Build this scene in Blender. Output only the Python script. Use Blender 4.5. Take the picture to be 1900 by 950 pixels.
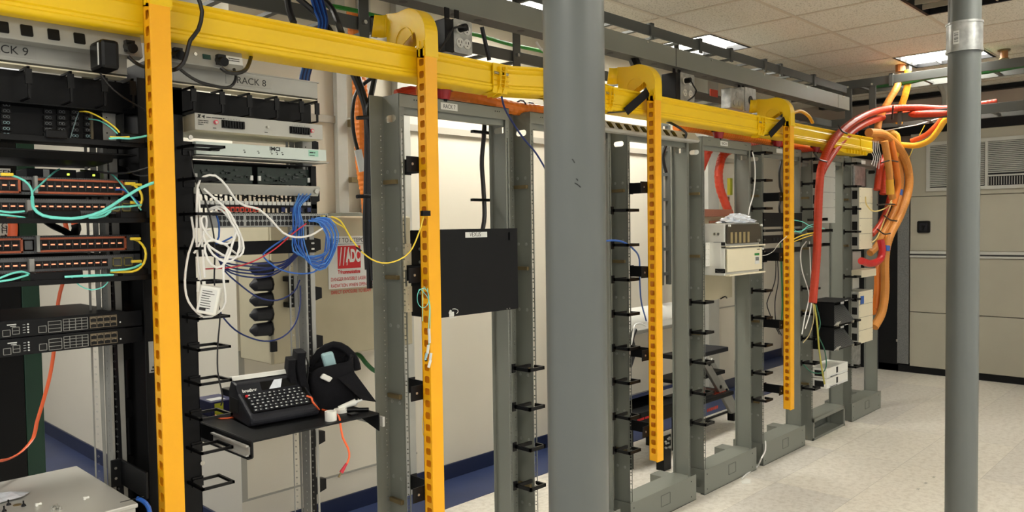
import bpy, bmesh, math, random
from mathutils import Vector, Matrix
random.seed(7)
S = bpy.context.scene
for o in list(bpy.data.objects): bpy.data.objects.remove(o)
C = S.collection
# ---------------------------------------------------------------- camera, world, light, exposure
FPX = 1447.294
MR = Matrix(((0.69453994, 0.03673764, -0.71851556), (-0.71931525, 0.01583549, -0.69450328), (-0.01413636, 0.99919947, 0.03742433)))
CAM = Vector((0, 0, 1.61))
cd = bpy.data.cameras.new('camera'); cam = bpy.data.objects.new('camera', cd); C.objects.link(cam)
cd.sensor_width = 36; cd.lens = FPX / 1900 * 36; cd.clip_start = 0.05
cam.matrix_world = Matrix.Translation(CAM) @ MR.to_4x4()
cd.dof.use_dof = True; cd.dof.focus_distance = 3.3; cd.dof.aperture_fstop = 9
S.camera = cam
S.view_settings.view_transform = 'Standard'; S.view_settings.look = 'None'
S.view_settings.gamma = 1; S.view_settings.use_curve_mapping = False
S.view_settings.exposure = 0.28
w = bpy.data.worlds.new('world'); S.world = w; w.use_nodes = True
w.node_tree.nodes['Background'].inputs[0].default_value = (1.0, 0.98, 0.94, 1)
w.node_tree.nodes['Background'].inputs[1].default_value = 0.75
LAMP = 40.0
# ---------------------------------------------------------------- helpers
def lin(c):
    return tuple(((v/255)/12.92 if v/255 <= 0.04045 else ((v/255+0.055)/1.055)**2.4) for v in c)
def mat(name, c, rough=0.5, metal=0.0, var=0.06, scale=8, bump=0.0, bscale=200, emit=0, alpha=1, trans=0):
    m = bpy.data.materials.new(name); m.use_nodes = True; nt = m.node_tree; b = nt.nodes['Principled BSDF']
    col = lin(c); b.inputs['Roughness'].default_value = rough; b.inputs['Metallic'].default_value = metal
    tc = nt.nodes.new('ShaderNodeTexCoord')
    if var:
        n = nt.nodes.new('ShaderNodeTexNoise'); n.inputs['Scale'].default_value = scale; n.inputs['Detail'].default_value = 3
        r = nt.nodes.new('ShaderNodeValToRGB')
        r.color_ramp.elements[0].position = 0.3; r.color_ramp.elements[1].position = 0.7
        r.color_ramp.elements[0].color = tuple(v*(1-var) for v in col)+(1,)
        r.color_ramp.elements[1].color = tuple(min(1, v*(1+var)) for v in col)+(1,)
        nt.links.new(tc.outputs['Object'], n.inputs['Vector']); nt.links.new(n.outputs['Fac'], r.inputs['Fac'])
        nt.links.new(r.outputs['Color'], b.inputs['Base Color'])
    else: b.inputs['Base Color'].default_value = col+(1,)
    if bump:
        n2 = nt.nodes.new('ShaderNodeTexNoise'); n2.inputs['Scale'].default_value = bscale
        bp = nt.nodes.new('ShaderNodeBump'); bp.inputs['Strength'].default_value = bump; bp.inputs['Distance'].default_value = 0.002
        nt.links.new(tc.outputs['Object'], n2.inputs['Vector']); nt.links.new(n2.outputs['Fac'], bp.inputs['Height'])
        nt.links.new(bp.outputs['Normal'], b.inputs['Normal'])
    if emit:
        b.inputs['Emission Color'].default_value = col+(1,); b.inputs['Emission Strength'].default_value = emit
    if alpha < 1: b.inputs['Alpha'].default_value = alpha
    if trans: b.inputs['Transmission Weight'].default_value = trans
    return m
GREY = mat('grey_enamel', (118, 121, 113), 0.42, 0, 0.05, 3, 0.15, 400)
GREYD = mat('grey_enamel_tray', (76, 78, 74), 0.6, 0, 0.06, 3)
GREYL = mat('light_grey_paint', (176, 176, 168), 0.5, 0, 0.05)
POLE = mat("pole_paint", (90, 94, 91), 0.38, 0, 0.05, 3, 0.1, 60)
BOLT = mat('bolt_zinc', (190, 188, 178), 0.3, 0.9, 0.05)
BRASS = mat('cleat_brass', (128, 112, 78), 0.4, 0.5, 0.2)
YEL = mat('yellow_channel', (246, 176, 12), 0.42, 0, 0.04, 5, 0.1, 300)
TRO = mat('yellow_trough', (240, 198, 10), 0.4, 0, 0.06, 2)
BLK = mat('black_paint', (11, 12, 14), 0.5, 0, 0.15)
BLK2 = mat("black_plastic", (9, 9, 10), 0.35, 0, 0.1)
DARK = mat('dark_recess', (6, 6, 7), 0.8, 0, 0)
CHAR = mat('charcoal_case', (34, 35, 40), 0.5, 0, 0.1, 20, 0.2, 500)
ALU = mat('aluminium', (156, 156, 150), 0.42, 0.35, 0.08, 6)
GALV = mat('galvanised', (168, 170, 168), 0.35, 0.75, 0.3, 25)
STEEL = mat('brushed_steel', (186, 185, 178), 0.35, 0.35, 0.08, 4)
WHT = mat('white_paint', (226, 226, 218), 0.5, 0, 0.03)
LAB = mat('label_paper', (214, 216, 212), 0.55, 0, 0.02)
PAPD = mat('label_clear', (150, 150, 144), 0.5, 0, 0.02)
INK = mat('ink_black', (18, 18, 20), 0.6, 0, 0)
REDI = mat('ink_red', (196, 30, 34), 0.5, 0, 0)
CREAM = mat('cream_enamel', (224, 216, 188), 0.5, 0, 0.03)
BEIGE = mat('beige_cabinet', (176, 168, 142), 0.5, 0, 0.04)
ORG = mat('orange_tube', (222, 122, 34), 0.45, 0, 0.08)
ORG2 = mat('pale_orange_tube', (206, 136, 58), 0.45, 0, 0.08)
REDT = mat('red_tube', (188, 54, 20), 0.42, 0, 0.08)
YELT = mat('yellow_tube', (226, 168, 40), 0.45, 0, 0.06)
AQUA = mat('aqua_fibre', (116, 222, 208), 0.4, 0, 0)
BLUC = mat('blue_cable', (34, 90, 176), 0.4, 0, 0)
NAVC = mat('navy_cable', (20, 40, 100), 0.4, 0, 0)
WHC = mat('white_cable', (232, 232, 228), 0.4, 0, 0)
BLKC = mat('black_cable', (20, 20, 22), 0.35, 0, 0)
YELC = mat('yellow_fibre', (238, 208, 60), 0.4, 0, 0)
REDC = mat('red_cable', (190, 30, 50), 0.4, 0, 0)
ORGC = mat('orange_fibre', (250, 110, 60), 0.4, 0, 0)
GRNC = mat('green_cable', (24, 90, 40), 0.4, 0, 0)
NAVY = mat('navy_vinyl', (22, 32, 62), 0.35, 0, 0.05)
NAVF = mat('navy_floor_paint', (44, 56, 92), 0.4, 0, 0.15, 3)
WALL = mat('wall_paint', (206, 200, 184), 0.6, 0, 0.02, 2, 0.15, 250)
GLASSD = mat('smoked_window', (60, 52, 40), 0.1, 0, 0, trans=0.0)
RUST = mat('copper_face', (176, 92, 60), 0.45, 0.2, 0.15)
LEDO = mat('amber_led', (255, 150, 110), 0.5, 0, 0, emit=1.2)
LEDG = mat('green_led', (220, 255, 80), 0.5, 0, 0, emit=2)
SCRG = mat('green_display', (20, 60, 52), 0.3, 0, 0)
PCB = mat('circuit_board', (14, 34, 24), 0.5, 0, 0.3, 60)
FABR = mat('black_fabric', (16, 16, 20), 0.85, 0, 0.2, 40, 0.6, 600)
CLEARP = mat('clear_plastic', (226, 232, 240), 0.15, 0, 0.1, 30, 0.9, 60)
BLUT = mat('blue_tape', (40, 90, 170), 0.5, 0, 0)
GRNB = mat('dark_green_edge', (12, 58, 40), 0.5, 0, 0.1)
UNIT = mat('cooler_panel', (160, 156, 140), 0.5, 0, 0.03, 3)
REDP = mat('red_plastic', (150, 22, 30), 0.35, 0, 0)
BROWN = mat('brown_card', (140, 84, 60), 0.6, 0, 0.1)
PINK = mat('pink_cap', (224, 90, 110), 0.4, 0, 0)
TEAL = mat('teal_case', (156, 190, 194), 0.35, 0, 0)
NBLUE = mat('navy_box', (34, 38, 84), 0.5, 0, 0.1)
YBOX = mat('lime_label', (200, 206, 60), 0.5, 0, 0)

for q_ in (BLK, BLK2, CHAR, FABR): q_.node_tree.nodes['Principled BSDF'].inputs['Specular IOR Level'].default_value = 0.22
def W(px, py, **k):
    d = MR @ Vector((px-950, 475-py, -FPX)); (ax, v), = k.items(); i = 'xyz'.index(ax)
    return CAM + d*((v-CAM[i])/d[i])
class MB:
    def __init__(s): s.v = []; s.f = []
    def add(s, v, f):
        n = len(s.v); s.v += [tuple(p) for p in v]; s.f += [tuple(i+n for i in q) for q in f]; return s
    def box(s, x0, x1, y0, y1, z0, z1, M=None):
        x0, x1 = sorted((x0, x1)); y0, y1 = sorted((y0, y1)); z0, z1 = sorted((z0, z1))
        v = [Vector(p) for p in ((x0,y0,z0),(x1,y0,z0),(x1,y1,z0),(x0,y1,z0),(x0,y0,z1),(x1,y0,z1),(x1,y1,z1),(x0,y1,z1))]
        if M: v = [M @ p for p in v]
        return s.add(v, [(0,3,2,1),(4,5,6,7),(0,1,5,4),(1,2,6,5),(2,3,7,6),(3,0,4,7)])
    def prism(s, poly, a, b, axis='x', M=None):
        # poly (u,v): axis x -> (y,z); y -> (x,z); z -> (x,y)
        def pt(u, v, t): return Vector({'x': (t,u,v), 'y': (u,t,v), 'z': (u,v,t)}[axis])
        n = len(poly); v = [pt(u, w_, a) for u, w_ in poly]+[pt(u, w_, b) for u, w_ in poly]
        if M: v = [M @ p for p in v]
        f = [tuple(range(n))[::-1], tuple(range(n, 2*n))]+[(i, (i+1) % n, n+(i+1) % n, n+i) for i in range(n)]
        return s.add(v, f)
    def cyl(s, a, b, r, n=12, r2=None):
        a = Vector(a); b = Vector(b); d = (b-a).normalized(); u = d.orthogonal().normalized(); w_ = d.cross(u); r2 = r if r2 is None else r2
        v = [a+(u*math.cos(t)+w_*math.sin(t))*r for t in [2*math.pi*i/n for i in range(n)]]
        v += [b+(u*math.cos(t)+w_*math.sin(t))*r2 for t in [2*math.pi*i/n for i in range(n)]]
        return s.add(v, [tuple(range(n))[::-1], tuple(range(n, 2*n))]+[(i, (i+1) % n, n+(i+1) % n, n+i) for i in range(n)])
    def tube(s, pts, r, n=8, step=0.02, cor=0.0, smooth=True, flat=1.0):
        P = [Vector(p) for p in pts]; out = []
        if smooth and len(P) > 2:
            Q = [2*P[0]-P[1]]+P+[2*P[-1]-P[-2]]
            for i in range(1, len(Q)-2):
                k = max(2, int((Q[i+1]-Q[i]).length/step))
                for j in range(k):
                    t = j/k; a, b, c, d = Q[i-1], Q[i], Q[i+1], Q[i+2]
                    out.append(0.5*((2*b)+(c-a)*t+(2*a-5*b+4*c-d)*t*t+(3*b-a-3*c+d)*t**3))
            out.append(P[-1])
        else:
            for i in range(len(P)-1):
                k = max(1, int((P[i+1]-P[i]).length/step)) if cor else 1
                out += [P[i].lerp(P[i+1], j/k) for j in range(k)]
            out.append(P[-1])
        m = len(out); T = [(out[min(i+1, m-1)]-out[max(i-1, 0)]).normalized() for i in range(m)]
        u = T[0].orthogonal().normalized(); v = []; f = []
        for i in range(m):
            u = (u-T[i]*u.dot(T[i])).normalized(); w_ = T[i].cross(u); rr = r*(1+(cor if i % 2 else 0))
            v += [out[i]+(u*math.cos(t)*flat+w_*math.sin(t))*rr for t in [2*math.pi*j/n for j in range(n)]]
        for i in range(m-1):
            f += [(i*n+j, i*n+(j+1) % n, (i+1)*n+(j+1) % n, (i+1)*n+j) for j in range(n)]
        f += [tuple(range(n))[::-1], tuple(range((m-1)*n, m*n))]
        return s.add(v, f)
    def sweep(s, prof, path):
        # prof: closed list (out, z), out = to the right-hand side of travel in plan; path list (x,y)
        n = len(prof); m = len(path); v = []; f = []
        for i in range(m):
            p = Vector(path[i]); a = (p-Vector(path[i-1])).normalized() if i else None
            b = (Vector(path[i+1])-p).normalized() if i < m-1 else None
            d = ((a+b).normalized() if a and b else (a or b)); nr = Vector((d.y, -d.x)); k = 1/max(0.5, (d.dot(a or b)))
            v += [(p.x+nr.x*o*k, p.y+nr.y*o*k, z) for o, z in prof]
        for i in range(m-1): f += [(i*n+j, (i+1)*n+j, (i+1)*n+(j+1) % n, i*n+(j+1) % n) for j in range(n)]
        f += [tuple(range(n)), tuple(range((m-1)*n, m*n))[::-1]]
        return s.add(v, f)
    def mesh(s, me, M):
        return s.add([M @ p.co for p in me.vertices], [tuple(p.vertices) for p in me.polygons])
def obj(name, mb, m, parent=None, bevel=0, smooth=False, label=None):
    me = bpy.data.meshes.new(name); me.from_pydata(mb.v, [], mb.f)
    bm = bmesh.new(); bm.from_mesh(me); bmesh.ops.recalc_face_normals(bm, faces=bm.faces); bm.to_mesh(me); bm.free()
    me.materials.append(m)
    for p in me.polygons: p.use_smooth = smooth
    if smooth:
        try: me.set_sharp_from_angle(angle=math.radians(40))
        except Exception: pass
    o = bpy.data.objects.new(name, me); C.objects.link(o)
    if parent:
        o.parent = parent; me.transform(Matrix.Translation(-world_loc(parent)))
    if bevel:
        b = o.modifiers.new('bevel', 'BEVEL'); b.width = bevel; b.segments = 2; b.limit_method = 'ANGLE'
    if label: o['label'] = label
    return o
def world_loc(o):
    v = Vector((0, 0, 0))
    while o: v = v+o.location; o = o.parent
    return v
def thing(name, label, cat, loc=(0, 0, 0), group=None):
    o = bpy.data.objects.new(name, None); C.objects.link(o); o.location = loc; o.empty_display_size = 0.05
    o['label'] = label; o['category'] = cat
    if group: o['group'] = group
    return o
def tag(o, label, cat, group=None):
    o['label'] = label; o['category'] = cat
    if group: o['group'] = group
    return o
def struct(name, mb, m, **k):
    o = obj(name, mb, m, **k); o['kind'] = 'structure'; return o
def plate(outer, holes, th, origin, u, v):
    """sheet with holes: outline and holes in (u,v) metres"""
    cu = bpy.data.curves.new('t', 'CURVE'); cu.dimensions = '2D'; cu.fill_mode = 'BOTH'; cu.extrude = th/2
    for lp in [outer]+holes:
        sp = cu.splines.new('POLY'); sp.points.add(len(lp)-1)
        for i, (a, b) in enumerate(lp): sp.points[i].co = (a, b, 0, 1)
        sp.use_cyclic_u = True
    t = bpy.data.objects.new('t', cu); me = bpy.data.meshes.new_from_object(t)
    u = Vector(u); v = Vector(v); n = u.cross(v)
    M = Matrix.Translation(Vector(origin)) @ Matrix((u, v, n)).transposed().to_4x4()
    mb = MB().mesh(me, M); bpy.data.objects.remove(t); bpy.data.curves.remove(cu); bpy.data.meshes.remove(me)
    return mb
def rect(a, b, c, d): return [(a, c), (b, c), (b, d), (a, d)]
def rrect(a, b, c, d, r, n=3):
    o = []
    for cx, cy, t0 in ((b-r, c+r, -90), (b-r, d-r, 0), (a+r, d-r, 90), (a+r, c+r, 180)):
        o += [(cx+r*math.cos(math.radians(t0+90*i/n)), cy+r*math.sin(math.radians(t0+90*i/n))) for i in range(n+1)]
    return o
def ngon(cx, cy, r, n=6): return [(cx+r*math.cos(2*math.pi*i/n), cy+r*math.sin(2*math.pi*i/n)) for i in range(n)]
def text(s, size, origin, u, v, m, parent, name='lettering', align='LEFT', squash=1.0, bold=0.0):
    if s[0] == '~':      # print too small to read in the photo: short uneven strokes, word by word
        mb = MB(); O = Vector(origin); u = Vector(u).normalized(); v = Vector(v).normalized(); n = u.cross(v); p = 0.0
        for word in s[1:].split(' '):
            k = len(word)*size*0.55*squash; h = size*0.5
            a = [O+u*p, O+u*(p+k), O+u*(p+k)+v*h, O+u*p+v*h]
            mb.add(a+[q+n*0.0003 for q in a], [(0,3,2,1), (4,5,6,7), (0,1,5,4), (1,2,6,5), (2,3,7,6), (3,0,4,7)]); p += k+size*0.35
        return obj('fine_print', mb, m, parent)
    cu = bpy.data.curves.new('t', 'FONT'); cu.body = s; cu.size = size; cu.align_x = align; cu.extrude = 0.0002; cu.offset = bold
    t = bpy.data.objects.new('t', cu); me = bpy.data.meshes.new_from_object(t)
    u = Vector(u).normalized(); v = Vector(v).normalized(); n = u.cross(v)
    M = Matrix.Translation(Vector(origin)) @ Matrix((u*squash, v, n)).transposed().to_4x4()
    mb = MB().mesh(me, M); bpy.data.objects.remove(t); bpy.data.curves.remove(cu); bpy.data.meshes.remove(me)
    return obj(name, mb, m, parent)
X_ = (1, 0, 0); Y_ = (0, 1, 0); Z_ = (0, 0, 1)
def cab(name, label, pts, r, m, cat='cable', group=None, parent=None, **k):
    """pts: (px,py,depth y) points taken off the photo at a known distance, or Vectors"""
    P = [Vector(p) if isinstance(p, Vector) else W(p[0], p[1], y=p[2]) for p in pts]
    o = obj(name, MB().tube(P, r, **k), m, parent, smooth=not k.get('cor'))
    if not parent: tag(o, label, cat, group)
    return o

# ================================================================ THE ROOM
CH = 2.95; XR = 8.86; YB = 3.74; XC = 1.86
def vct():
    m = bpy.data.materials.new('vinyl_tiles'); m.use_nodes = True; nt = m.node_tree; b = nt.nodes['Principled BSDF']; L = nt.links.new
    tc = nt.nodes.new('ShaderNodeTexCoord'); sep = nt.nodes.new('ShaderNodeSeparateXYZ'); L(tc.outputs['Object'], sep.inputs[0])
    def M(op, a, bb=0.0):
        n = nt.nodes.new('ShaderNodeMath'); n.operation = op
        for i, q in enumerate((a, bb)):
            if isinstance(q, (int, float)): n.inputs[i].default_value = q
            else: L(q, n.inputs[i])
        return n.outputs[0]
    tx = M('DIVIDE', sep.outputs[0], 0.914); ty = M('DIVIDE', M('ADD', sep.outputs[1], 0.12), 0.457)
    cmb = nt.nodes.new('ShaderNodeCombineXYZ'); L(M('FLOOR', tx), cmb.inputs[0]); L(M('FLOOR', ty), cmb.inputs[1])
    wn = nt.nodes.new('ShaderNodeTexWhiteNoise'); wn.noise_dimensions = '2D'; L(cmb.outputs[0], wn.inputs['Vector'])
    n1 = nt.nodes.new('ShaderNodeTexNoise'); n1.inputs['Scale'].default_value = 28; n1.inputs['Detail'].default_value = 6; n1.inputs['Roughness'].default_value = 0.7
    L(tc.outputs['Object'], n1.inputs['Vector'])
    r1 = nt.nodes.new('ShaderNodeValToRGB'); L(wn.outputs['Value'], r1.inputs[0])
    r1.color_ramp.elements[0].color = lin((208, 204, 196))+(1,); r1.color_ramp.elements[1].color = lin((226, 221, 208))+(1,)
    r2 = nt.nodes.new('ShaderNodeValToRGB'); L(n1.outputs['Fac'], r2.inputs[0])
    r2.color_ramp.elements[0].position = 0.36; r2.color_ramp.elements[1].position = 0.56
    r2.color_ramp.elements[0].color = (0.82, 0.80, 0.77, 1); r2.color_ramp.elements[1].color = (1.03, 1.03, 1.03, 1)
    mx = nt.nodes.new('ShaderNodeMixRGB'); mx.blend_type = 'MULTIPLY'; mx.inputs[0].default_value = 1; L(r1.outputs[0], mx.inputs[1]); L(r2.outputs[0], mx.inputs[2])
    fx = M('FRACT', tx); fy = M('FRACT', ty)
    seam = M('MAXIMUM', M('LESS_THAN', fx, 0.003), M('LESS_THAN', fy, 0.006))
    mx2 = nt.nodes.new('ShaderNodeMixRGB'); L(M('MULTIPLY', seam, 0.5), mx2.inputs[0]); L(mx.outputs[0], mx2.inputs[1]); mx2.inputs[2].default_value = lin((120, 112, 100))+(1,)
    L(mx2.outputs[0], b.inputs['Base Color']); b.inputs['Roughness'].default_value = 0.32
    return m
def tilemat():
    m = mat('acoustic_tile', (196, 184, 162), 0.9, 0, 0); nt = m.node_tree; b = nt.nodes['Principled BSDF']; L = nt.links.new
    tc = nt.nodes.new('ShaderNodeTexCoord'); n = nt.nodes.new('ShaderNodeTexNoise'); n.inputs['Scale'].default_value = 95; n.inputs['Detail'].default_value = 2
    L(tc.outputs['Object'], n.inputs['Vector']); r = nt.nodes.new('ShaderNodeValToRGB'); L(n.outputs['Fac'], r.inputs[0])
    r.color_ramp.elements[0].position = 0.34; r.color_ramp.elements[0].color = lin((172, 165, 148))+(1,)
    r.color_ramp.elements[1].position = 0.46; r.color_ramp.elements[1].color = lin((212, 206, 192))+(1,)
    L(r.outputs[0], b.inputs['Base Color']); return m
VCT = vct(); TILE = tilemat()
struct('floor', MB().box(-1.5, XR+0.3, -3, 8.1, -0.1, 0), VCT)
struct('floor_navy', MB().box(XC, 7.0, 3.35, YB, 0.0, 0.004).box(7.0, XR+0.25, 3.92, 4.2, 0.0, 0.004).box(-1.5, XC, 3.35, 8.0, 0.0, 0.004), NAVF)
# ceiling: tiles between the fittings, tee grid under them
lights = [(3.14, 2.83, 1), (4.97, 2.83, 1), (6.80, 1.61, 1), (4.97, 1.0, 0), (2.53, -1.44, 1), (3.14, -0.22, 1), (-0.52, 0.39, 1), (0.70, 3.44, 1), (6.80, -0.83, 1), (1.31, -1.44, 1), (0.09, 5.27, 1)]
T = 0.61
mb = MB()
for i in range(-3, 17):
    for j in range(-5, 14):
        x = 0.70+T*i-0.61*0; y = 0.39+T*j-0.61*0
        x = round(0.09+T*i, 2); y = round(-0.22+T*(j-2), 2)
        if x > XR or y > 8 or (y > YB+0.5 and x > XC): continue
        if any(abs(x-a) < 0.1 and abs(y-b) < 0.1 for a, b, _ in lights): continue
        mb.box(x, x+T, y, y+T, CH, CH+0.02)
struct('ceiling', mb, TILE)
mb = MB()
for i in range(-3, 17): mb.box(0.09+T*i-0.012, 0.09+T*i+0.012, -3, 8, CH-0.004, CH+0.001)
for j in range(-5, 14): mb.box(-1.8, XR, -0.22+T*(j-2)-0.012, -0.22+T*(j-2)+0.012, CH-0.0045, CH+0.001)
struct('ceiling_grid', mb, mat('ceiling_tee', (190, 178, 158), 0.5, 0, 0.03))
DIFF = mat('lit_diffuser', (255, 251, 242), 0.6, 0, 0, emit=LAMP)
DIFF0 = mat('unlit_diffuser', (150, 142, 124), 0.4, 0, 0.05)
for a, b, on in lights:
    lab = {(4.97, 1.0): 'switched-off square ceiling light with dark louvre at top of photo', (6.80, 1.61): 'lit square ceiling light with louvre behind the right grey pole',
           (4.97, 2.83): 'lit ceiling light half hidden by the upper ladder tray right of the middle pole', (3.14, 2.83): 'lit ceiling light peeping over the grey wireway left of the middle pole'}.get((a, b), 'square recessed ceiling light outside the view or above the racks')
    t = thing('ceiling_light', lab, 'light', (a+T/2, b+T/2, CH), 'recessed ceiling lights')
    m_ = MB(); m_.box(a, a+T, b, b+0.02, CH-0.006, CH+0.05).box(a, a+T, b+T-0.02, b+T, CH-0.006, CH+0.05).box(a, a+0.02, b, b+T, CH-0.006, CH+0.05).box(a+T-0.02, a+T, b, b+T, CH-0.006, CH+0.05)
    obj('frame', m_, BLK if (a, b) in ((6.80, 1.61), (4.97, 1.0), (4.97, 2.83)) else GREYL, t)
    obj('diffuser', MB().box(a+0.02, a+T-0.02, b+0.02, b+T-0.02, CH+0.035, CH+0.04), DIFF if on else DIFF0, t)
    m_ = MB()
    for q in (1, 2): m_.box(a+0.02, a+T-0.02, b+T*q/3-0.004, b+T*q/3+0.004, CH, CH+0.03)
    for q in (1, 2, 3): m_.box(a+T*q/4-0.004, a+T*q/4+0.004, b+0.02, b+T-0.02, CH, CH+0.03)
    obj('louvre', m_, ALU if on else DIFF0, t)
struct('wall_back', MB().box(XC, 7.0, YB, YB+0.1, 0, CH).box(6.9, 7.0, YB+0.1, 4.2, 0, CH).box(6.9, XR+0.3, 4.2, 4.3, 0, CH), WALL)
struct('wall_left', MB().box(XC, XC+0.1, YB+0.1, 8.0, 0, CH), WALL)
struct('wall_far', MB().box(-1.5, XC+0.1, 8.0, 8.1, 0, CH), WALL)
struct('wall_right', MB().box(XR+0.15, XR+0.25, -3, 4.2, 0, CH), mat('pinkish_wall', (176, 162, 146), 0.6, 0, 0.03))
struct('baseboard_back', MB().box(XC, 7.0, YB-0.012, YB, 0, 0.10).box(7.0, XR+0.15, 4.188, 4.2, 0, 0.10).box(7.0, 7.012, YB-0.012, 4.2, 0, 0.10), NAVY, bevel=0.003)
struct('baseboard_left', MB().box(XC-0.012, XC, YB, 8.0, 0, 0.10), NAVY, bevel=0.003)
TRIM = mat('wall_trim', (150, 148, 138), 0.5, 0, 0.02)
struct('trim_1', MB().box(XC, 3.0, YB-0.006, YB, 0.222, 0.232), TRIM)
struct('trim_2', MB().box(XC, 7.0, YB-0.02, YB, 2.198, 2.238), mat('trim_rail', (168, 163, 150), 0.5, 0, 0.02))
struct('trim_3', MB().box(5.95, 7.0, YB-0.006, YB, 0.80, 0.812).box(XC, XC+0.03, YB-0.004, YB, 0.23, 1.0), TRIM)

# ---------------------------------------------------------------- round steel poles
DX, DY = 1.165, 0.955
t = thing('support_pole', 'thick grey painted pole in the middle foreground, closest to the camera', 'pole', (DX, DY, 0))
obj('pipe', MB().cyl((DX, DY, 0), (DX, DY, CH), 0.0585, 48), POLE, t, smooth=True)
m_ = MB()
for px, py, qx, qy in ((1058, 292, 1066, 300), (1066, 338, 1080, 347), (1070, 330, 1074, 334)):
    a = W(px, py, y=0.9); b = W(qx, qy, y=0.9)
    for k, c in enumerate((a, b)): c.xy = Vector((DX, DY))+(Vector((c.x, c.y))-Vector((DX, DY))).normalized()*0.0586
    m_.tube([a, (a+b)/2+Vector((0, 0, 0.001)), b], 0.0009, 6)
obj('scratch_mark', m_, BLK, t)
DX, DY = 3.415, 0.85
t = thing('support_pole', 'slimmer grey pole at the right with a silver coupling near the ceiling', 'pole', (DX, DY, 0))
obj('pipe', MB().cyl((DX, DY, 0), (DX, DY, CH), 0.057, 48), POLE, t, smooth=True)
obj('coupling', MB().cyl((DX, DY, 2.262), (DX, DY, 2.368), 0.0625, 48).cyl((DX, DY, 2.258), (DX, DY, 2.266), 0.065, 48).cyl((DX, DY, 2.364), (DX, DY, 2.372), 0.065, 48), GALV, t, smooth=True)
ang = math.atan2(-DY, -DX)-0.45; uu = Vector((-math.sin(ang), math.cos(ang), 0)); cc = Vector((DX+0.0632*math.cos(ang), DY+0.0632*math.sin(ang), 2.285))
bl = obj('barcode_label', plate(rect(-0.011, 0.011, 0, 0.05), [], 0.0006, cc, uu, Z_), LAB, t)
m_ = MB()
for k in range(9): m_.add(*(lambda q: (q.v, q.f))(plate(rect(-0.008, 0.008, 0.008+k*0.004, 0.008+k*0.004+random.choice((0.001, 0.002, 0.0026))), [], 0.0008, cc, uu, Z_)))
obj('barcode', m_, INK, bl)

# ================================================================ OVERHEAD STEEL
def ladder(label, axis, a0, a1, b0, b1, z0, z1, step=0.23, hang=(), off=0.0):
    t = thing('ladder_tray', label, 'cable tray', ((a0+a1)/2, b0, z0) if axis == 'x' else (b0, (a0+a1)/2, z0))
    def bx(p, q, r, s_, u, v): return MB().box(p, q, r, s_, u, v) if axis == 'x' else MB().box(r, s_, p, q, u, v)
    for b in (b0, b1): obj('side_rail', bx(a0, a1, b, b+0.012, z0, z1), GREYD, t, bevel=0.002)
    k = a0+off
    while k < a1:
        obj('rung', bx(k, k+0.025, b0+0.01, b1+0.002, z0+0.012, z0+0.026), GREYD, t); k += step
    for h in hang:
        obj('hanger', bx(h, h+0.03, b0-0.012, b0, z0-0.02, z1+0.012).box(*((h, h+0.03, b0-0.012, b0+0.03) if axis == 'x' else (b0-0.012, b0+0.03, h, h+0.03)), z1+0.004, z1+0.012), GREYD, t)
    return t
ladder('upper grey ladder tray running along just above the wireway, near the ceiling', 'x', -0.6, 6.9, 2.62, 2.95, 2.722, 2.782, hang=(3.90, 4.45, 4.85, 5.35, 5.6, 6.2), off=0.03)
lt = ladder('grey ladder tray crossing toward the right edge just under the ceiling with green cable', 'y', -1.2, 3.3, 6.95, 7.30, 2.765, 2.835, step=0.25, hang=(2.26, 1.2, 0.4))
lt2 = ladder('lower grey ladder tray crossing behind the right pole with red tubing lying on it', 'y', -1.2, 3.0, 6.98, 7.30, 2.44, 2.515, step=0.25, hang=(1.3, 2.2))
ladder('lower grey ladder tray running behind the yellow trough above the racks', 'x', -0.6, 6.9, 2.75, 3.10, 2.445, 2.50, off=0.1, hang=(2.0,))
for i, (x, y, lab) in enumerate(((6.96, 2.60, 'grey flat strap joining both ladder trays at their corner, nearest the wireway end'), (6.96, 2.40, 'grey flat strap between the two crossing ladder trays, second from the wireway end'),
                          (1.93, 2.74, 'grey strap holding the lower tray left of the first tall yellow elbow'), (2.86, 2.74, 'grey strap with round bolt left of the middle pole under the wireway'), (4.35, 2.74, 'grey strap hanging beside the corded outlet box right of the middle pole'), (5.9, 2.74, 'grey strap hanging above the far right end of the yellow trough'))):
    t = thing('tray_strap', lab, 'bracket', (x, y, 2.44), 'straps tying the trays together')
    obj('strap', MB().box(x-0.006, x+0.006, y, y+0.055, 2.36, 2.80) if x > 6.9 else MB().box(x, x+0.05, y-0.008, y, 2.40, 2.78), GREYD, t, bevel=0.001)
    obj('bolt', MB().cyl((x-0.02, y+0.028, 2.78) if x > 6.9 else (x+0.025, y-0.02, 2.475), (x, y+0.028, 2.78) if x > 6.9 else (x+0.025, y, 2.475), 0.009, 8), BOLT, t)
# wireway with knock-outs in its floor
WY0, WY1, WZ0, WZ1 = 2.50, 2.60, 2.535, 2.642
t = thing('wireway', 'long square grey metal wireway duct above the yellow trough, ending at the right', 'duct', (3, 2.5, WZ0))
holes = []
obj('front_panel', MB().box(-0.6, 6.64, WY0, WY0+0.003, WZ0, WZ1), GREY, t)
obj('duct_body', MB().box(-0.6, 6.64, WY0+0.003, WY1, WZ0, WZ1), GREYD, t)
m_ = MB()
for k in range(46):
    if k % 5 in (0, 1, 3): m_.cyl((0.2+k*0.14, 2.55, WZ0-0.0012), (0.2+k*0.14, 2.55, WZ0), 0.018, 14)
obj('knockouts', m_, mat('knockout_dark_grey', (52, 52, 48), 0.6, 0, 0), t)  # discs in a darker grey than the duct
m_ = MB()
for x in (1.2, 3.99, 6.4): m_.box(x, x+0.004, WY0-0.001, WY0+0.001, WZ0, WZ1)
obj('joint_seams', m_, BLK, t)
m_ = MB()
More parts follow.
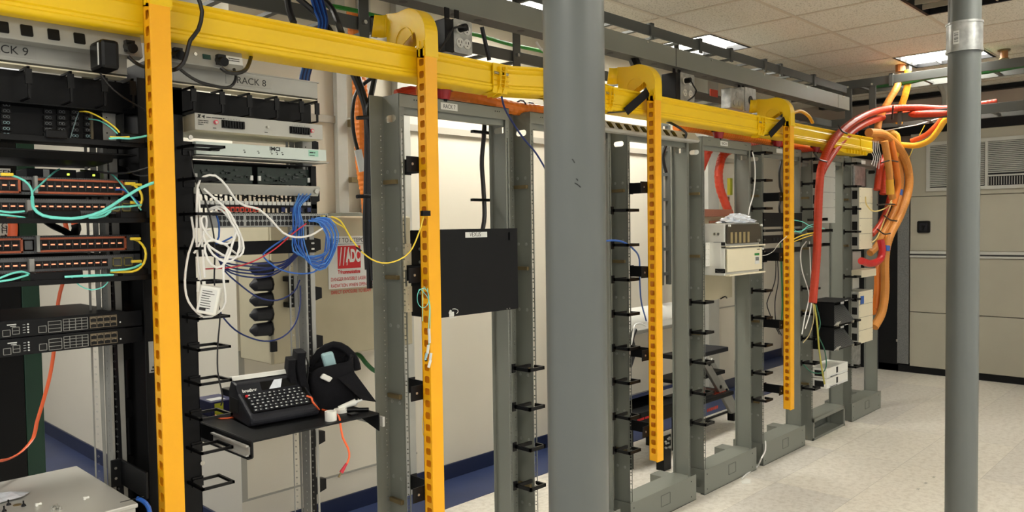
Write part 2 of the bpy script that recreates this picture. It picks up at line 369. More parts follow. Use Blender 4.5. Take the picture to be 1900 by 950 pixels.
for k in range(9): m_.cyl((0.9+k*0.7, WY0-0.004, WZ1-0.012), (0.9+k*0.7, WY0, WZ1-0.012), 0.006, 8)
obj('screws', m_, BOLT, t)
# drop rods
for x, lab in ((2.26, 'slanting black strap hanging from the wireway left of the middle pole'),):
    t = tag(obj('black_strap', MB().tube([W(894, 50, y=2.62), W(908, 112, y=2.62)], 0.011, 6, flat=0.3), BLKC), lab, 'strap')
# outlet boxes hung from wireway
def outlet(px0, py0, px1, py1, y, lab, blank=False, plug=None):
    a = W(px0, py1, y=y); b = W(px1, py0, y=y)
    x0, x1, z0, z1 = a.x, b.x, min(a.z, b.z), max(a.z, b.z); xs = x0
    t = thing('outlet_box', lab, 'outlet', ((x0+x1)/2, y, z0))
    obj('box_body', MB().box(x0+0.002, x1-0.004, y+0.004, y+0.05, z0, z1), BLK if not blank else GALV, t, bevel=0.004)
    obj('cover_plate', plate(rrect(x0, x1, z0, z1, 0.008), [], 0.004, (0, y, 0), X_, Z_), GALV, t)
    w_ = x1-x0; h = z1-z0
    for i in (0, 1):
        for j in (0, 1):
            if blank and (i+j): continue
            cx = x0+w_*(0.32+0.38*i); cz = z0+h*(0.3+0.42*j)
            if blank: cx = x0+w_*0.5; cz = z0+h*0.5
            r = obj('receptacle', MB().cyl((cx, y-0.005, cz), (cx, y, cz), 0.021 if not blank else 0.028, 16), LAB if not blank else INK, t)
            if not blank: obj('slots', MB().box(cx-0.009, cx-0.006, y-0.0056, y, cz-0.001, cz+0.01).box(cx+0.006, cx+0.009, y-0.0056, y, cz-0.001, cz+0.01).cyl((cx, y-0.0056, cz-0.009), (cx, y, cz-0.009), 0.003, 8), INK, r)
    # black box behind to the left, on two straps
    obj('side_box', MB().box(x0-0.045, x0, y+0.0, y+0.10, z0-0.005, z1-0.005), BLK2 if not blank else GALV, t, bevel=0.004)
    for k in (0.02, 0.075): obj('hanging_strap', MB().box(x0-0.03+k, x0-0.005+k, y+0.04, y+0.045, z1-0.02, WZ0), BLK, t)
    if plug:
        c = Vector((x0+w_*0.32, y-0.006, z0+h*0.72))
        obj('plug', MB().cyl(c, c+Vector((0, -0.035, 0)), 0.016, 10), BLK2, t)
        P = [c+Vector((0, -0.035, 0))]+[W(*q) if False else W(q[0], q[1], y=q[2]) for q in plug]
        obj('power_cable', MB().tube(P, 0.0045, 8), BLKC, t, smooth=True)
    return t
outlet(842, 42, 875, 96, 2.45, 'metal four-outlet box with a plugged black cord above the trough left of the middle pole', plug=[(842, 52, 2.41), (830, 72, 2.40), (812, 97, 2.40)])
outlet(1262, 140, 1288, 186, 2.5, 'metal four-outlet box with a looped black cord right of the middle pole', plug=[(1286, 158, 2.43), (1292, 168, 2.43), (1288, 178, 2.43), (1276, 187, 2.45)])
t_ = outlet(1382, 166, 1402, 206, 2.5, 'metal box with one large round black outlet above the trough at right', blank=True)
t = thing('junction_box', 'square galvanised junction box with domed knock-outs left of the round outlet', 'electrical box', W(1366, 200, y=2.46))
a = W(1356, 200, y=2.46); b = W(1380, 168, y=2.46)
obj('box_body', MB().box(a.x, b.x, 2.46, 2.53, a.z, b.z), GALV, t, bevel=0.005)
for i, j in ((0.3, 0.3), (0.7, 0.3), (0.5, 0.72)):
    c = Vector((a.x+(b.x-a.x)*i, 2.458, a.z+(b.z-a.z)*j)); obj('knockout', MB().cyl(c, c+Vector((0, 0.004, 0)), 0.02, 14), ALU, t)

# ================================================================ YELLOW FIBRE TROUGH
TZ0, TZ1 = 2.164, 2.277
prof = [(0, TZ1), (0.010, TZ1), (0.010, TZ1-0.008), (0.001, TZ1-0.014), (0.001, TZ1-0.026), (0.007, TZ1-0.034), (0.004, TZ0+0.034), (0.010, TZ0+0.027), (0.008, TZ0+0.020),
        (0.011, TZ0+0.016), (0.009, TZ0+0.009), (0.004, TZ0+0.003), (-0.006, TZ0), (-0.098, TZ0), (-0.108, TZ0+0.010), (-0.110, TZ1), (-0.104, TZ1), (-0.102, TZ0+0.014), (-0.012, TZ0+0.006), (-0.006, TZ0+0.02), (-0.006, TZ1-0.004)]
# travel toward +x: right-hand side in plan is -y, i.e. the aisle side
t = thing('fiber_trough', 'long yellow plastic cable trough running over the whole rack row', 'cable trough', (3, 2.27, TZ0))
TY = 2.28
runs = [[(-0.6, TY), (2.28, TY)], [(2.28, TY), (2.36, TY-0.012), (2.44, TY-0.05), (2.53, TY-0.09)], [(2.53, TY-0.09), (2.80, TY-0.09)], [(2.80, TY-0.09), (2.86, TY-0.08), (2.95, TY-0.03), (3.05, TY)], [(3.05, TY), (4.60, TY)], [(4.60, TY), (6.28, TY)]]
for r in runs: obj('trough_section', MB().sweep(prof, r), TRO, t, smooth=True)
def coupler(x, y, d=(1, 0)):
    d = Vector((d[0], d[1], 0)).normalized(); nn = Vector((d.y, -d.x, 0)); o = Vector((x, y, 0)); m_ = MB()
    M = Matrix.Translation(o) @ Matrix((d, nn, Vector((0, 0, 1)))).transposed().to_4x4()   # local x along, y outward
    def arc(k0, k1, off):
        out = [(0.012+off, TZ1-0.012), (0.03+off, TZ1-0.012), (0.03+off, TZ0+0.05), (0.024+off, TZ0+0.02), (0.01+off, TZ0-0.004), (-0.02, TZ0-0.018), (-0.05, TZ0-0.018), (-0.05, TZ0-0.002), (0.0, TZ0), (0.010+off, TZ0+0.03)]
        m_.prism(out, k0, k1, 'x', M)
    arc(-0.016, -0.012, 0); arc(0.012, 0.016, 0)
    m_.prism([(0.008, TZ0+0.02), (0.014, TZ0+0.02), (0.014, TZ1), (0.008, TZ1)], -0.042, 0.042, 'x', M)
    m_.prism([(-0.05, TZ0-0.006), (0.008, TZ0-0.006), (0.014, TZ0+0.02), (0.004, TZ0)], -0.042, 0.042, 'x', M)
    for k in range(5):
        z = TZ0+0.012+k*0.017; m_.prism([(0.012, z), (0.028, z), (0.028, z+0.002), (0.012, z+0.003)], -0.012, 0.012, 'x', M)
    for k in range(3):
        z = TZ0+0.022+k*0.02
        m_.prism([(0.012, z), (0.026, z), (0.012, z+0.003)], -0.04, -0.016, 'x', M); m_.prism([(0.012, z), (0.026, z), (0.012, z+0.003)], 0.016, 0.04, 'x', M)
    c = obj('coupler', m_, TRO, t)
    m_ = MB()
    for k in (-0.026, 0.026):
        p = M @ Vector((k, 0.016, TZ1-0.04)); m_.cyl(p-d*0.014, p+d*0.014, 0.006, 8)
    obj('bolts', m_, BOLT, c)
coupler(2.29, TY-0.003); coupler(2.53, TY-0.092, (1, -0.2)); coupler(3.02, TY-0.006, (1, 0.2)); coupler(4.60, TY)
# end piece turning toward the right
m_ = MB().sweep([(o_+0.006, z-(0.006 if z < 2.2 else 0)) for o_, z in prof], [(6.26, TY), (6.42, TY), (6.50, TY)])
e_ = obj('end_elbow', m_, TRO, t, smooth=True)
m_ = MB()
for k in range(7): m_.box(6.0+k*0.06, 6.006+k*0.06, TY-0.012, TY+0.10, TZ0-0.03, TZ0+0.0)
m_.prism([(5.75, TZ0-0.004), (6.45, TZ0-0.004), (6.42, TZ0-0.03), (5.95, TZ0-0.034)], TY+0.0, TY+0.12, 'y')
obj('end_support', m_, TRO, t)
# hanging rods / brackets under the trough and red plugs on rack tops
def elbow_drop(x, ztop_ch, zbot, lab, strap=False, open_end=False):
    w_ = 0.053; t = thing('fiber_downspout', lab, 'cable channel', (x, 2.2, zbot)); cy = 2.306; R0 = 0.106; zc = 2.314
    arcp = [(cy-R0*math.cos(math.radians(k)), zc+R0*math.sin(math.radians(k))) for k in range(0, 91, 9)]
    side = [(2.2, 2.262)]+arcp+[(2.36, 2.416), (2.425, 2.424), (2.425, 2.292), (2.335, 2.292), (2.262, 2.330), (2.250, 2.318), (2.248, 2.235), (2.2, 2.225)]
    m_ = MB().prism(side, x, x+0.004, 'x').prism(side, x+w_+0.002, x+w_+0.006, 'x')
    inner = [(p[0]+0.004 if i < 3 else p[0], p[1]-0.004) for i, p in enumerate(arcp)]
    band = [(2.196, 2.235)]+[(p[0]-0.003 if i < 5 else p[0], p[1]+(0.003 if i > 4 else 0)) for i, p in enumerate(arcp)]+[(2.36, 2.419), (2.425, 2.427)]
    band2 = [(p[0]+0.003, p[1]-0.003) for p in band][::-1]
    m_.prism(band+band2, x-0.001, x+w_+0.007, 'x')
    elb = obj('elbow', m_, TRO, t)
    m_ = MB()   # relief arch on the cheek
    ar = [(2.318-0.050*math.cos(math.radians(k)), 2.308+0.050*math.sin(math.radians(k))) for k in range(0, 181, 12)]
    m_.prism(ar+[(q[0]*0.965+2.318*0.035, q[1]-0.004) for q in ar][::-1], x-0.003, x, 'x')
    m_.box(x-0.004, x, 2.202, 2.208, 2.235, 2.29).box(x-0.004, x, 2.228, 2.234, 2.235, 2.29).box(x-0.004, x, 2.20, 2.238, 2.262, 2.267)
    m_.box(x-0.006, x, 2.36, 2.366, 2.27, 2.30).box(x-0.006, x, 2.395, 2.40, 2.27, 2.30)
    obj('clip', m_, TRO, t)
    # flared lip on the far end
    fl = []
    for k in range(0, 91, 10): fl.append((x-0.034*(1-math.cos(math.radians(k))), 2.36+0.0*k))
    m_ = MB(); n = len(fl)
    v = [(a_, 2.425+0.03*math.sin(math.radians(10*i)), 2.424) for i, (a_, _) in enumerate(fl)]+[(a_-0.012*(i > 5), 2.425+0.035*math.sin(math.radians(10*i)), 2.34) for i, (a_, _) in enumerate(fl)]
    m_.add(v, [(i, i+1, n+i+1, n+i) for i in range(n-1)]); fo = obj('flared_lip', m_, TRO, t, smooth=True); sd = fo.modifiers.new('s', 'SOLIDIFY'); sd.thickness = 0.003
    # slotted channel
    zt = ztop_ch; holes = []; z = zt-0.035
    while z-0.026 > zbot+0.03: holes.append(rrect(2.209, 2.236, z-0.026, z, 0.006, 2)); z -= 0.0448
    m_ = MB()
    for xs in (x, x+w_-0.0022):
        m_.box(xs, xs+0.0022, 2.2025, 2.209, zbot+0.004, zt).box(xs, xs+0.0022, 2.236, 2.248, zbot+0.004, zt)
        zp = zt
        for h in holes:
            lo, hi = min(p[1] for p in h), max(p[1] for p in h)
            m_.box(xs, xs+0.0022, 2.209, 2.236, hi, zp); zp = lo
            for (ya, sy) in ((2.209, 1), (2.236, -1)):
                for (za, sz) in ((lo, 1), (hi, -1)): m_.prism([(ya, za), (ya+sy*0.006, za), (ya+sy*0.0018, za+sz*0.0018), (ya, za+sz*0.006)], xs, xs+0.0022, 'x')
        m_.box(xs, xs+0.0022, 2.209, 2.236, zbot+0.004, zp)
    m_.box(x, x+w_, 2.2458, 2.248, zbot+0.004, zt)
    obj('slotted_channel', m_, YEL, t)
    c_ = obj('channel_cover', MB().box(x-0.0015, x+w_+0.0015, 2.1985, 2.2025, zbot, zt+0.004).box(x-0.0015, x+0.0008, 2.2025, 2.206, zbot, zt).box(x+w_-0.0008, x+w_+0.0015, 2.2025, 2.206, zbot, zt), YEL, t, bevel=0.001)
    if strap:
        p0, p1, p2 = (Vector((x-0.012, 2.232, 2.275)), Vector((x-0.16, 2.262, 2.165)), Vector((x-0.22, 2.33, 2.160)))
        m_ = MB()
        for a_, b_ in ((p0, p1), (p1, p2)):
            wv = Vector((0.0165, 0.0, -0.0155)) if a_ is p0 else Vector((0.014, 0.016, 0))
            m_.add([a_-wv, a_+wv, b_+wv, b_-wv]+[p+Vector((0, -0.003, 0)) for p in (a_-wv, a_+wv, b_+wv, b_-wv)], [(0,1,2,3), (7,6,5,4), (0,4,5,1), (1,5,6,2), (2,6,7,3), (3,7,4,0)])
        obj('strut', m_, BLK, t)
    return t
def ch_bracket(t, x, z, xf, left=True):
    """black z-bracket from rack flange (xf, 2.385) to the back of the channel"""
    m_ = MB().box(xf, xf+0.004, 2.25, 2.385, z-0.028, z+0.028)        # arm running toward the aisle
    m_.box(xf, xf+0.03, 2.381, 2.385, z-0.03, z+0.03)
    m_.box(x-0.055, x+0.045, 2.2485, 2.2525, z-0.028, z+0.028)
    b = obj('mounting_bracket', m_, BLK, t, bevel=0.001)
    obj('bolt', MB().cyl((x-0.03, 2.245, z), (x-0.03, 2.2486, z), 0.005, 8), BOLT, b)
d1 = elbow_drop(0.868, 2.30, -0.0+0.25, 'tall yellow slotted channel at the left, in front of the black cable manager')
d2 = elbow_drop(1.838, 2.262, 0.25, 'tall yellow slotted channel with curved top in front of the rack marked 7')
for z in (1.845, 1.437, 1.0, 0.62): ch_bracket(d2, 1.838, z, 1.88)
d3 = elbow_drop(3.315, 2.255, 0.405, 'yellow slotted channel just right of the middle pole, ending above the floor', strap=True)
for z in (1.80, 1.37, 0.95, 0.56): ch_bracket(d3, 3.315, z, 3.352)
d4 = elbow_drop(4.855, 2.262, 0.394, 'rightmost yellow slotted channel, shortest in the photo', strap=True)
for z in (1.78, 1.39, 0.95, 0.52): ch_bracket(d4, 4.855, z, 4.858)
for px, py, lab in ((822, 180, 'dark red plug on the rack top marked 7'), (1333, 243, 'dark red plug on the rack top marked 4'), (1442, 262, 'dark red plug above the third rack from the right'), (1513, 277, 'dark red plug under the far trough end beside the red tubes')):
    c = W(px, py-10, y=2.40)
    t = thing('red_plug', lab, 'plug', c, 'dark red plugs under the yellow trough')
    obj('plug_body', MB().cyl((c.x, c.y, 2.127), (c.x, c.y, 2.166), 0.026, 12, 0.036), REDP, t, smooth=True)
    obj('base_nut', MB().cyl((c.x, c.y, 2.118), (c.x, c.y, 2.127), 0.018, 8).box(c.x-0.05, c.x+0.05, c.y-0.02, c.y+0.02, 2.166, 2.172), BLK, t)

# ================================================================ RELAY RACKS
RW = 0.60
RIV = mat('painted_rivet', (146, 149, 142), 0.35, 0.2, 0.03)
def rack(xl, lab, text_=None, base='box', rings=(), rings_l=(), cleats=(), top=True, zb=0.145):
    t = thing('relay_rack', lab, 'rack', (xl+RW/2, 2.44, 0)); xr = xl+RW; ZT = 2.125
    slot = [(2.425+0.014*math.cos(math.radians(k)), 2.035+0.014*math.sin(math.radians(k))) for k in range(90, 271, 30)]+[(2.462+0.014*math.cos(math.radians(k)), 2.035+0.014*math.sin(math.radians(k))) for k in range(-90, 91, 30)]
    for side in (0, 1):
        xw = xl if side == 0 else xr; sg = 1 if side == 0 else -1
        m_ = plate(rect(2.39, 2.495, 0.01, ZT), [slot], 0.004, (xw+sg*0.002, 0, 0), Y_, Z_)
        u_ = obj('upright', m_, GREY, t)
        hs = []; z = 0.2
        while z < 2.05:
            hs += [ngon(0.011, z, 0.0028), ngon(0.011, z+0.0155, 0.0028)]; z += 0.0445
        f_ = plate(rect(0, 0.022, 0.01, ZT), hs, 0.004, (xw, 2.39, 0), (sg, 0, 0), Z_)
        obj('front_flange', f_, GREY, u_)
        hs = []; z = 0.22
        while z < 2.0:
            hs += [ngon(0.012, z, 0.0028), ngon(0.012, z+0.0155, 0.0028)]; z += 0.0445
        f_ = plate(rect(-0.018, 0.062, 0.01, ZT), [[(a, b) for a, b in h] for h in hs], 0.004, (xw, 2.493, 0), (-sg, 0, 0), Z_)
        obj('rear_flange', f_, GREY, u_)
        z = 0.33
        while z < 1.9:
            for y in (2.42, 2.468): obj('rivet', MB().cyl((xw, y, z), (xw-0.003, y, z), 0.0055, 8).cyl((xw+0.0042, y, z), (xw-0.0008, y, z), 0.008, 10), RIV, u_)
            z += 0.30
        for z in (cleats or (0.42, 0.96, 1.42, 1.79)): obj('cleat', MB().box(xw-sg*0.014, xw, 2.405, 2.48, z-0.008, z+0.008) if side == 0 else MB().box(xw, xw+0.012, 2.405, 2.48, z-0.008, z+0.008), BRASS, u_)
    # top angles
    tb = obj('top_bar', MB().box(xl, xr, 2.386, 2.39, ZT-0.05, ZT+0.002).box(xl, xr, 2.386, 2.43, ZT-0.002, ZT+0.002).box(xl+0.004, xr-0.004, 2.40, 2.425, ZT-0.075, ZT-0.045), GREY, t, bevel=0.001)
    obj('rear_top_bar', MB().box(xl, xr, 2.495, 2.499, ZT-0.05, ZT), GREYD, t)
    if text_:
        cx = xl+RW*0.42; p = obj('name_label', MB().box(cx-0.045, cx+0.045, 2.3845, 2.386, ZT-0.04, ZT-0.012), LAB, t)
        if len(text_) > 1: text(text_, 0.024, (cx-0.032, 2.3843, ZT-0.034), X_, Z_, INK, p, squash=0.8)
    m_ = MB()
    for k in (0.12, 0.14, 0.86, 0.88, 0.90): m_.cyl((xl+RW*k, 2.3855, ZT-0.018), (xl+RW*k, 2.388, ZT-0.018), 0.003, 6)
    obj('bolt_holes', m_, INK, tb)
    if base == 'box':
        a, b = xl-0.02, xr+0.035
        m_ = MB().box(a, b, 2.372, 2.376, 0, zb+0.004).box(xl, xr, 2.374, 2.60-0.1, zb-0.004, zb).box(xl+0.01, xr-0.01, 2.50, 2.504, 0, zb)
        bs = obj('base', m_, GREY, t, bevel=0.001)
        fr = MB().box(a, b, 2.372, 2.40, 0, 0.004)
        cx = xl+RW*0.52
        for (p, q, r, s_) in ((cx-0.045, cx+0.045, 0.115, 0.117), (cx-0.045, cx+0.045, 0.053, 0.055), (cx-0.045, cx-0.043, 0.055, 0.115), (cx+0.043, cx+0.045, 0.055, 0.115)): fr.box(p, q, 2.3705, 2.372, r, s_)
        obj('cover_outline', fr, GREYD, bs)
        m_ = MB()
        for k, z in ((0.03, 0.03), (0.03, 0.12), (0.60, 0.03), (0.60, 0.12)): m_.cyl((a+k, 2.3708, z), (a+k, 2.373, z), 0.0035, 8)
        obj('bolts', m_, INK, bs)
        # end plates with round openings, rear feet
        hol = [ngon(2.43, 0.06, 0.028, 16), ngon(2.47, 0.12, 0.012, 12)]
        for xx in (a+0.012, b-0.012):
            obj('end_plate', plate(rect(2.376, 2.50, 0.002, zb), [hol[0]], 0.003, (xx, 0, 0), Y_, Z_), GREY, t)
        for xx, yy in ((xr-0.10, 2.60), (xl+0.0, 2.60)):
            obj('rear_foot', plate(rect(2.504, yy, 0.0, zb-0.01), [ngon(2.55, 0.07, 0.016, 12)], 0.003, (xx, 0, 0), Y_, Z_).box(xx, xx+0.10, 2.504, yy, zb-0.014, zb-0.010).box(xx, xx+0.10, yy-0.003, yy, 0.06, zb-0.01), GREY, t)
    else:
        m_ = MB().box(xl, xr, 2.375, 2.385, 0.135, 0.16).box(xl, xr, 2.375, 2.385, 0, 0.018).box(xl, xl+0.02, 2.375, 2.385, 0, 0.16).box(xr-0.02, xr, 2.375, 2.385, 0, 0.16)
        m_.box(xl, xr, 2.385, 2.52, 0.155, 0.16).box(xl, xr, 2.385, 2.52, 0.0, 0.004).box(xl, xr, 2.517, 2.52, 0.004, 0.07)
        bs = obj('base', m_, GREY, t, bevel=0.001)
        for xx in (xl+0.002, xr-0.002): obj('end_plate', plate(rect(2.385, 2.52, 0.002, 0.155), [ngon(2.45, 0.08, 0.03, 16)], 0.003, (xx, 0, 0), Y_, Z_), GREY, t)
    for z in rings: ring(t, xr, z, 1)
    for z in rings_l: ring(t, xl-0.13, z, 1)
    return t
def ring(t, x, z, sg, L=0.105, D=0.09, m=None):
    mb = MB().box(x-0.004, x+0.018, 2.384, 2.388, z-0.02, z+0.02)
    b = 0.009
    mb.box(x+0.006, x+L, 2.380-b, 2.380+0.002, z-0.0075, z+0.0075).box(x+0.006, x+L, 2.380-D, 2.380-D+b, z-0.0075, z+0.0075)
    mb.box(x+0.006, x+0.006+b, 2.38-D, 2.38, z-0.0075, z+0.0075).box(x+L-b, x+L, 2.38-D, 2.38-0.035, z-0.0075, z+0.0075)
    mb.box(x+L-b, x+L, 2.38-D, 2.38-D+0.012, z-0.004, z+0.006)
    return obj('cable_ring', mb, m or BLK2, t)
R = [1.685, 1.51, 1.335, 1.16, 0.985, 0.812, 0.633, 0.457]
r7 = rack(1.862, 'grey relay rack holding the black wall box, left of the middle pole', 'RACK 7', rings=(0.984, 0.812, 0.633, 0.458), cleats=(1.79, 1.42, 0.955, 0.54))
r6 = rack(2.598, 'grey relay rack mostly hidden behind the middle pole', None, rings=R)
r5 = rack(3.342, 'empty grey relay rack just right of the middle pole with outlet strip on top', None, rings=R[3:])
r4 = rack(4.092, 'grey relay rack marked 4 holding two cream equipment shelves', 'RACK 4', rings=(2.06, 1.885, 1.705, 1.175, 1.0, 0.822, 0.64, 0.465))
r3 = rack(4.845, 'grey relay rack behind the rightmost yellow channel with black patch panels', ' ', rings=(2.06, 1.886, 1.706, 1.139, 0.957, 0.78, 0.603, 0.42))
r2 = rack(5.625, 'grey relay rack with open lattice foot and black wedge shelves', ' ', base='open', rings=(2.067, 1.888, 1.712, 1.533, 1.18, 1.003, 0.835, 0.648, 0.47))
r1 = rack(6.385, 'last grey relay rack of the row, with cream modules beside the orange tubing', ' ')
# outlet strip on top of rack 5
t = thing('outlet_strip', 'grey angled outlet strip with black sockets right of the middle pole', 'power strip', (3.3, 2.33, 2.07))
pr_ = [(2.385, 2.075), (2.335, 2.075), (2.325, 2.085), (2.36, 2.13), (2.40, 2.13), (2.40, 2.085)]
obj('strip_body', MB().prism(pr_, 2.95, 3.96, 'x'), GREYL, t, bevel=0.001)
dn = (Vector((0, 2.36, 2.13))-Vector((0, 2.325, 2.085))).normalized()
for k in range(11):
    x = 2.99+k*0.072
    if k == 8: continue
    obj('socket', plate(rrect(-0.018, 0.018, 0.008, 0.046, 0.004), [], 0.004, (x, 2.325-0.0015, 2.085), X_, dn), BLK2, t)
obj('switch', plate(rrect(0, 0.035, 0.015, 0.034, 0.004), [], 0.004, (3.80, 2.324, 2.085), X_, dn), BLK2, t)
cab('power_cable', 'black cord plugged into the end of the outlet strip right of the middle pole', [(1272, 255, 2.32), (1273, 247, 2.28), (1262, 238, 2.27), (1248, 230, 2.3), (1232, 224, 2.38)], 0.007, BLKC)

# ---------------------------------------------------------------- rack 8 / 9 frames: perforated aluminium posts
def post(x0, lab, zt=2.13, fingers=True):
    t = thing('rack_post', lab, 'rack post', (x0, 2.43, 0))
    hs = []; z = 0.1
    while z < zt-0.1: hs.append(ngon(0.011, z, 0.0026, 6)); z += 0.0222
    a = plate(rect(0, 0.036, 0, zt), hs, 0.003, (x0+0.036, 2.42, 0), X_, Z_); obj('flange', a, ALU, t)
    a = plate(rect(0, 0.05, 0, zt), [[(p+0.012, q) for p, q in h] for h in hs], 0.003, (x0+0.036, 2.42, 0), Y_, Z_); obj('web', a, ALU, t)
    a = plate(rect(0, 0.032, 0, zt), [[(p, q+0.006) for p, q in h] for h in hs], 0.003, (x0, 2.47, 0), X_, Z_); obj('rear_flange', a, ALU, t)
    return t
post(1.425, 'perforated aluminium post on the right of the rack marked 8, standing behind the shelf')
post(0.775, 'perforated aluminium post at the far left behind the yellow channel')
def finger(x, lab, off=0.0):
    t = thing('finger_duct', lab, 'cable duct', (x, 2.5, 0))
    a = MB().box(x, x+0.018, 2.50, 2.54, 0, 2.1); z = 0.1+off
    while z < 2.1: a.prism([(x+0.018, z), (x+0.06, z+0.012), (x+0.06, z+0.05), (x+0.018, z+0.06)], 2.50, 2.53, 'y'); z += 0.178
    obj('duct_body', a, BLK2, t); 
finger(1.515, 'black toothed cable duct behind the right post of the rack marked 8')
finger(0.862, 'black toothed cable duct beside the far left aluminium post', 0.05)
# black vertical cable manager between racks 9 and 8
t = thing('cable_manager', 'tall black vertical cable manager with rings behind the left yellow channel', 'cable manager', (0.95, 2.4, 0))
obj('back_panel', MB().box(0.905, 1.035, 2.40, 2.404, 0, 2.05), BLK2, t)
obj('side_panel', MB().box(0.895, 0.899, 2.32, 2.62, 0, 2.1).box(0.872, 0.899, 2.60, 2.62, 0, 2.1), BLK2, t)
obj('front_channel', MB().box(0.935, 1.032, 2.33, 2.334, 0, 1.88).box(1.028, 1.032, 2.33, 2.42, 0, 1.88).box(0.935, 0.939, 2.33, 2.42, 0, 1.88), BLK, t, bevel=0.001)
m_ = MB()
for px, py in ((375, 859), (353, 255)):
    c = W(px, py, y=2.33); m_.cyl((c.x, 2.326, c.z), (c.x, 2.331, c.z), 0.007, 10)
obj('bolts', m_, BOLT, t)
zs = [W(392, py, y=2.25).z for py in (273, 333, 397, 460, 523, 588, 645, 708, 772, 834, 900)]
for z in zs:
    a = MB(); b = 0.007
    a.box(1.0, 1.034, 2.325, 2.332, z-0.02, z+0.01).box(0.985, 1.085, 2.225, 2.225+b, z-0.004, z+0.004).box(0.985, 0.985+b, 2.225, 2.33, z-0.004, z+0.004)
    a.box(1.078, 1.085, 2.225, 2.285, z-0.004, z+0.004).box(1.0, 1.085, 2.32, 2.327, z-0.004, z+0.004).box(1.078, 1.085, 2.285, 2.325, z-0.004, z+0.004)
    obj('cable_ring', a, BLK2, t)
t = thing('patch_sticker_strip', 'grey information sticker on the black side panel left of the yellow channel', 'sticker', W(284, 660, y=2.318))
a = W(277, 692, y=2.318); b = W(293, 632, y=2.318)
obj('sticker', MB().box(a.x, b.x, 2.3165, 2.318, a.z, b.z), PAPD, t)
text('~APC', 0.012, (a.x+0.008, 2.316, a.z+0.012), X_, Z_, INK, t); text('~ar9300', 0.008, (a.x+0.004, 2.316, a.z+0.004), X_, Z_, INK, t)
obj('panel_face', MB().box(0.872, 0.915, 2.318, 2.322, 0, 2.05), BLK, t)
# arms bolting channel 1 to the racks
t = thing('bracket_arm', 'thick black bracket arm bolted to the far left post at the bottom', 'bracket', (0.85, 2.3, 0.9))
a = MB().box(0.80, 0.835, 2.405, 2.417, 0.87, 0.945).box(0.835, 0.845, 2.235, 2.417, 0.875, 0.94)
obj('arm', MB().box(0.80, 0.830, 2.410, 2.418, 0.865, 0.945).box(0.826, 0.834, 2.225, 2.418, 0.868, 0.942), BLK, t, bevel=0.002)
obj('holes', MB().cyl((0.812, 2.4095, 0.92), (0.812, 2.411, 0.92), 0.004, 8).cyl((0.812, 2.4095, 0.89), (0.812, 2.411, 0.89), 0.004, 8), BOLT, t)

# ---------------------------------------------------------------- top bars and power strips of racks 8 and 9
def topbar(x0, x1, lab, s, sx):
    t = thing('rack_top_bar', lab, 'rack bar', ((x0+x1)/2, 2.36, 2.06))
    obj('bar_face', MB().box(x0, x1, 2.355, 2.359, 2.062, 2.115).box(x0, x1+0.006, 2.352, 2.42, 2.113, 2.117).box(x0, x1, 2.352, 2.40, 2.060, 2.064), ALU, t, bevel=0.001)
    obj('bottom_lip', MB().box(x0, x1, 2.359, 2.42, 2.052, 2.056), CREAM, t)
    p = obj('name_label', MB().box(sx, sx+0.155, 2.3535, 2.355, 2.072, 2.104), PAPD, t)
    text(s, 0.030, (sx+0.035, 2.3533, 2.078), X_, Z_, INK, p)
    return t
topbar(0.99, 1.485, 'silver top bar of the rack holding the looped blue cables', 'RACK 8', 1.155)
topbar(0.36, 0.86, 'silver top bar of the rack at the left edge, above the orange switches', 'RACK 9', 0.475)
def pstrip(x0, x1, lab):
    t = thing('power_strip', lab, 'power strip', ((x0+x1)/2, 2.3, 2.1))
    pr_ = [(2.30, 2.105), (2.315, 2.165), (2.35, 2.168), (2.35, 2.128), (2.33, 2.10)]
    obj('strip_body', MB().prism(pr_, x0, x1, 'x'), ALU, t, bevel=0.002)
    return t
t9 = pstrip(0.36, 0.885, 'silver power strip with square black outlets above the bar marked 9')
t8 = pstrip(0.925, 1.19, 'silver power strip with small green display above the bar marked 8')
dn = Vector((0, 0.015, 0.06)).normalized()
def onstrip(px, py): c = W(px, py, y=2.305); return c
for px, py in ((5, 59), (50, 66), (100, 74), (148, 82)):
    c = onstrip(px, py); obj('socket', plate(rrect(-0.014, 0.014, -0.015, 0.015, 0.003), [], 0.004, (c.x, 2.306, 2.133), X_, dn), BLK2, t9)
for px, py, t in ((238, 100, t9), (327, 116, t8), (407, 124, t8)):
    c = onstrip(px, py); obj('plug', MB().cyl((c.x, 2.306, 2.13), (c.x, 2.27, 2.12), 0.014, 12).box(c.x-0.012, c.x+0.012, 2.285, 2.305, 2.115, 2.145), BLK2, t, smooth=False)
c = onstrip(384, 119); obj('display', plate(rect(-0.012, 0.012, -0.007, 0.007), [], 0.003, (c.x, 2.305, 2.135), X_, dn), SCRG, t8)
c = onstrip(363, 115); obj('round_button', MB().cyl((c.x, 2.306, 2.138), (c.x, 2.302, 2.138), 0.005, 10), BOLT, t8)
c = onstrip(436, 126); lb = obj('rating_label', plate(rect(-0.026, 0.026, -0.012, 0.014), [], 0.001, (c.x, 2.3055, 2.135), X_, dn), LAB, t8)
for k in range(3): text('~USE INSTRUMENTS', 0.0045, (c.x-0.021, 2.304, 2.140-k*0.0065), X_, dn, INK, lb)
# wall-wart adapter hanging on strip 9
t = thing('power_adapter', 'big black power adapter plugged into the strip marked 9', 'adapter', W(197, 100, y=2.26))
a = W(178, 130, y=2.25); b = W(212, 80, y=2.25)
obj('adapter_body', MB().box(a.x, b.x, 2.21, 2.30, a.z, b.z), BLK2, t, bevel=0.01)
obj('side_label', MB().box(a.x-0.001, a.x, 2.225, 2.232, a.z+0.01, b.z-0.01), LAB, t)
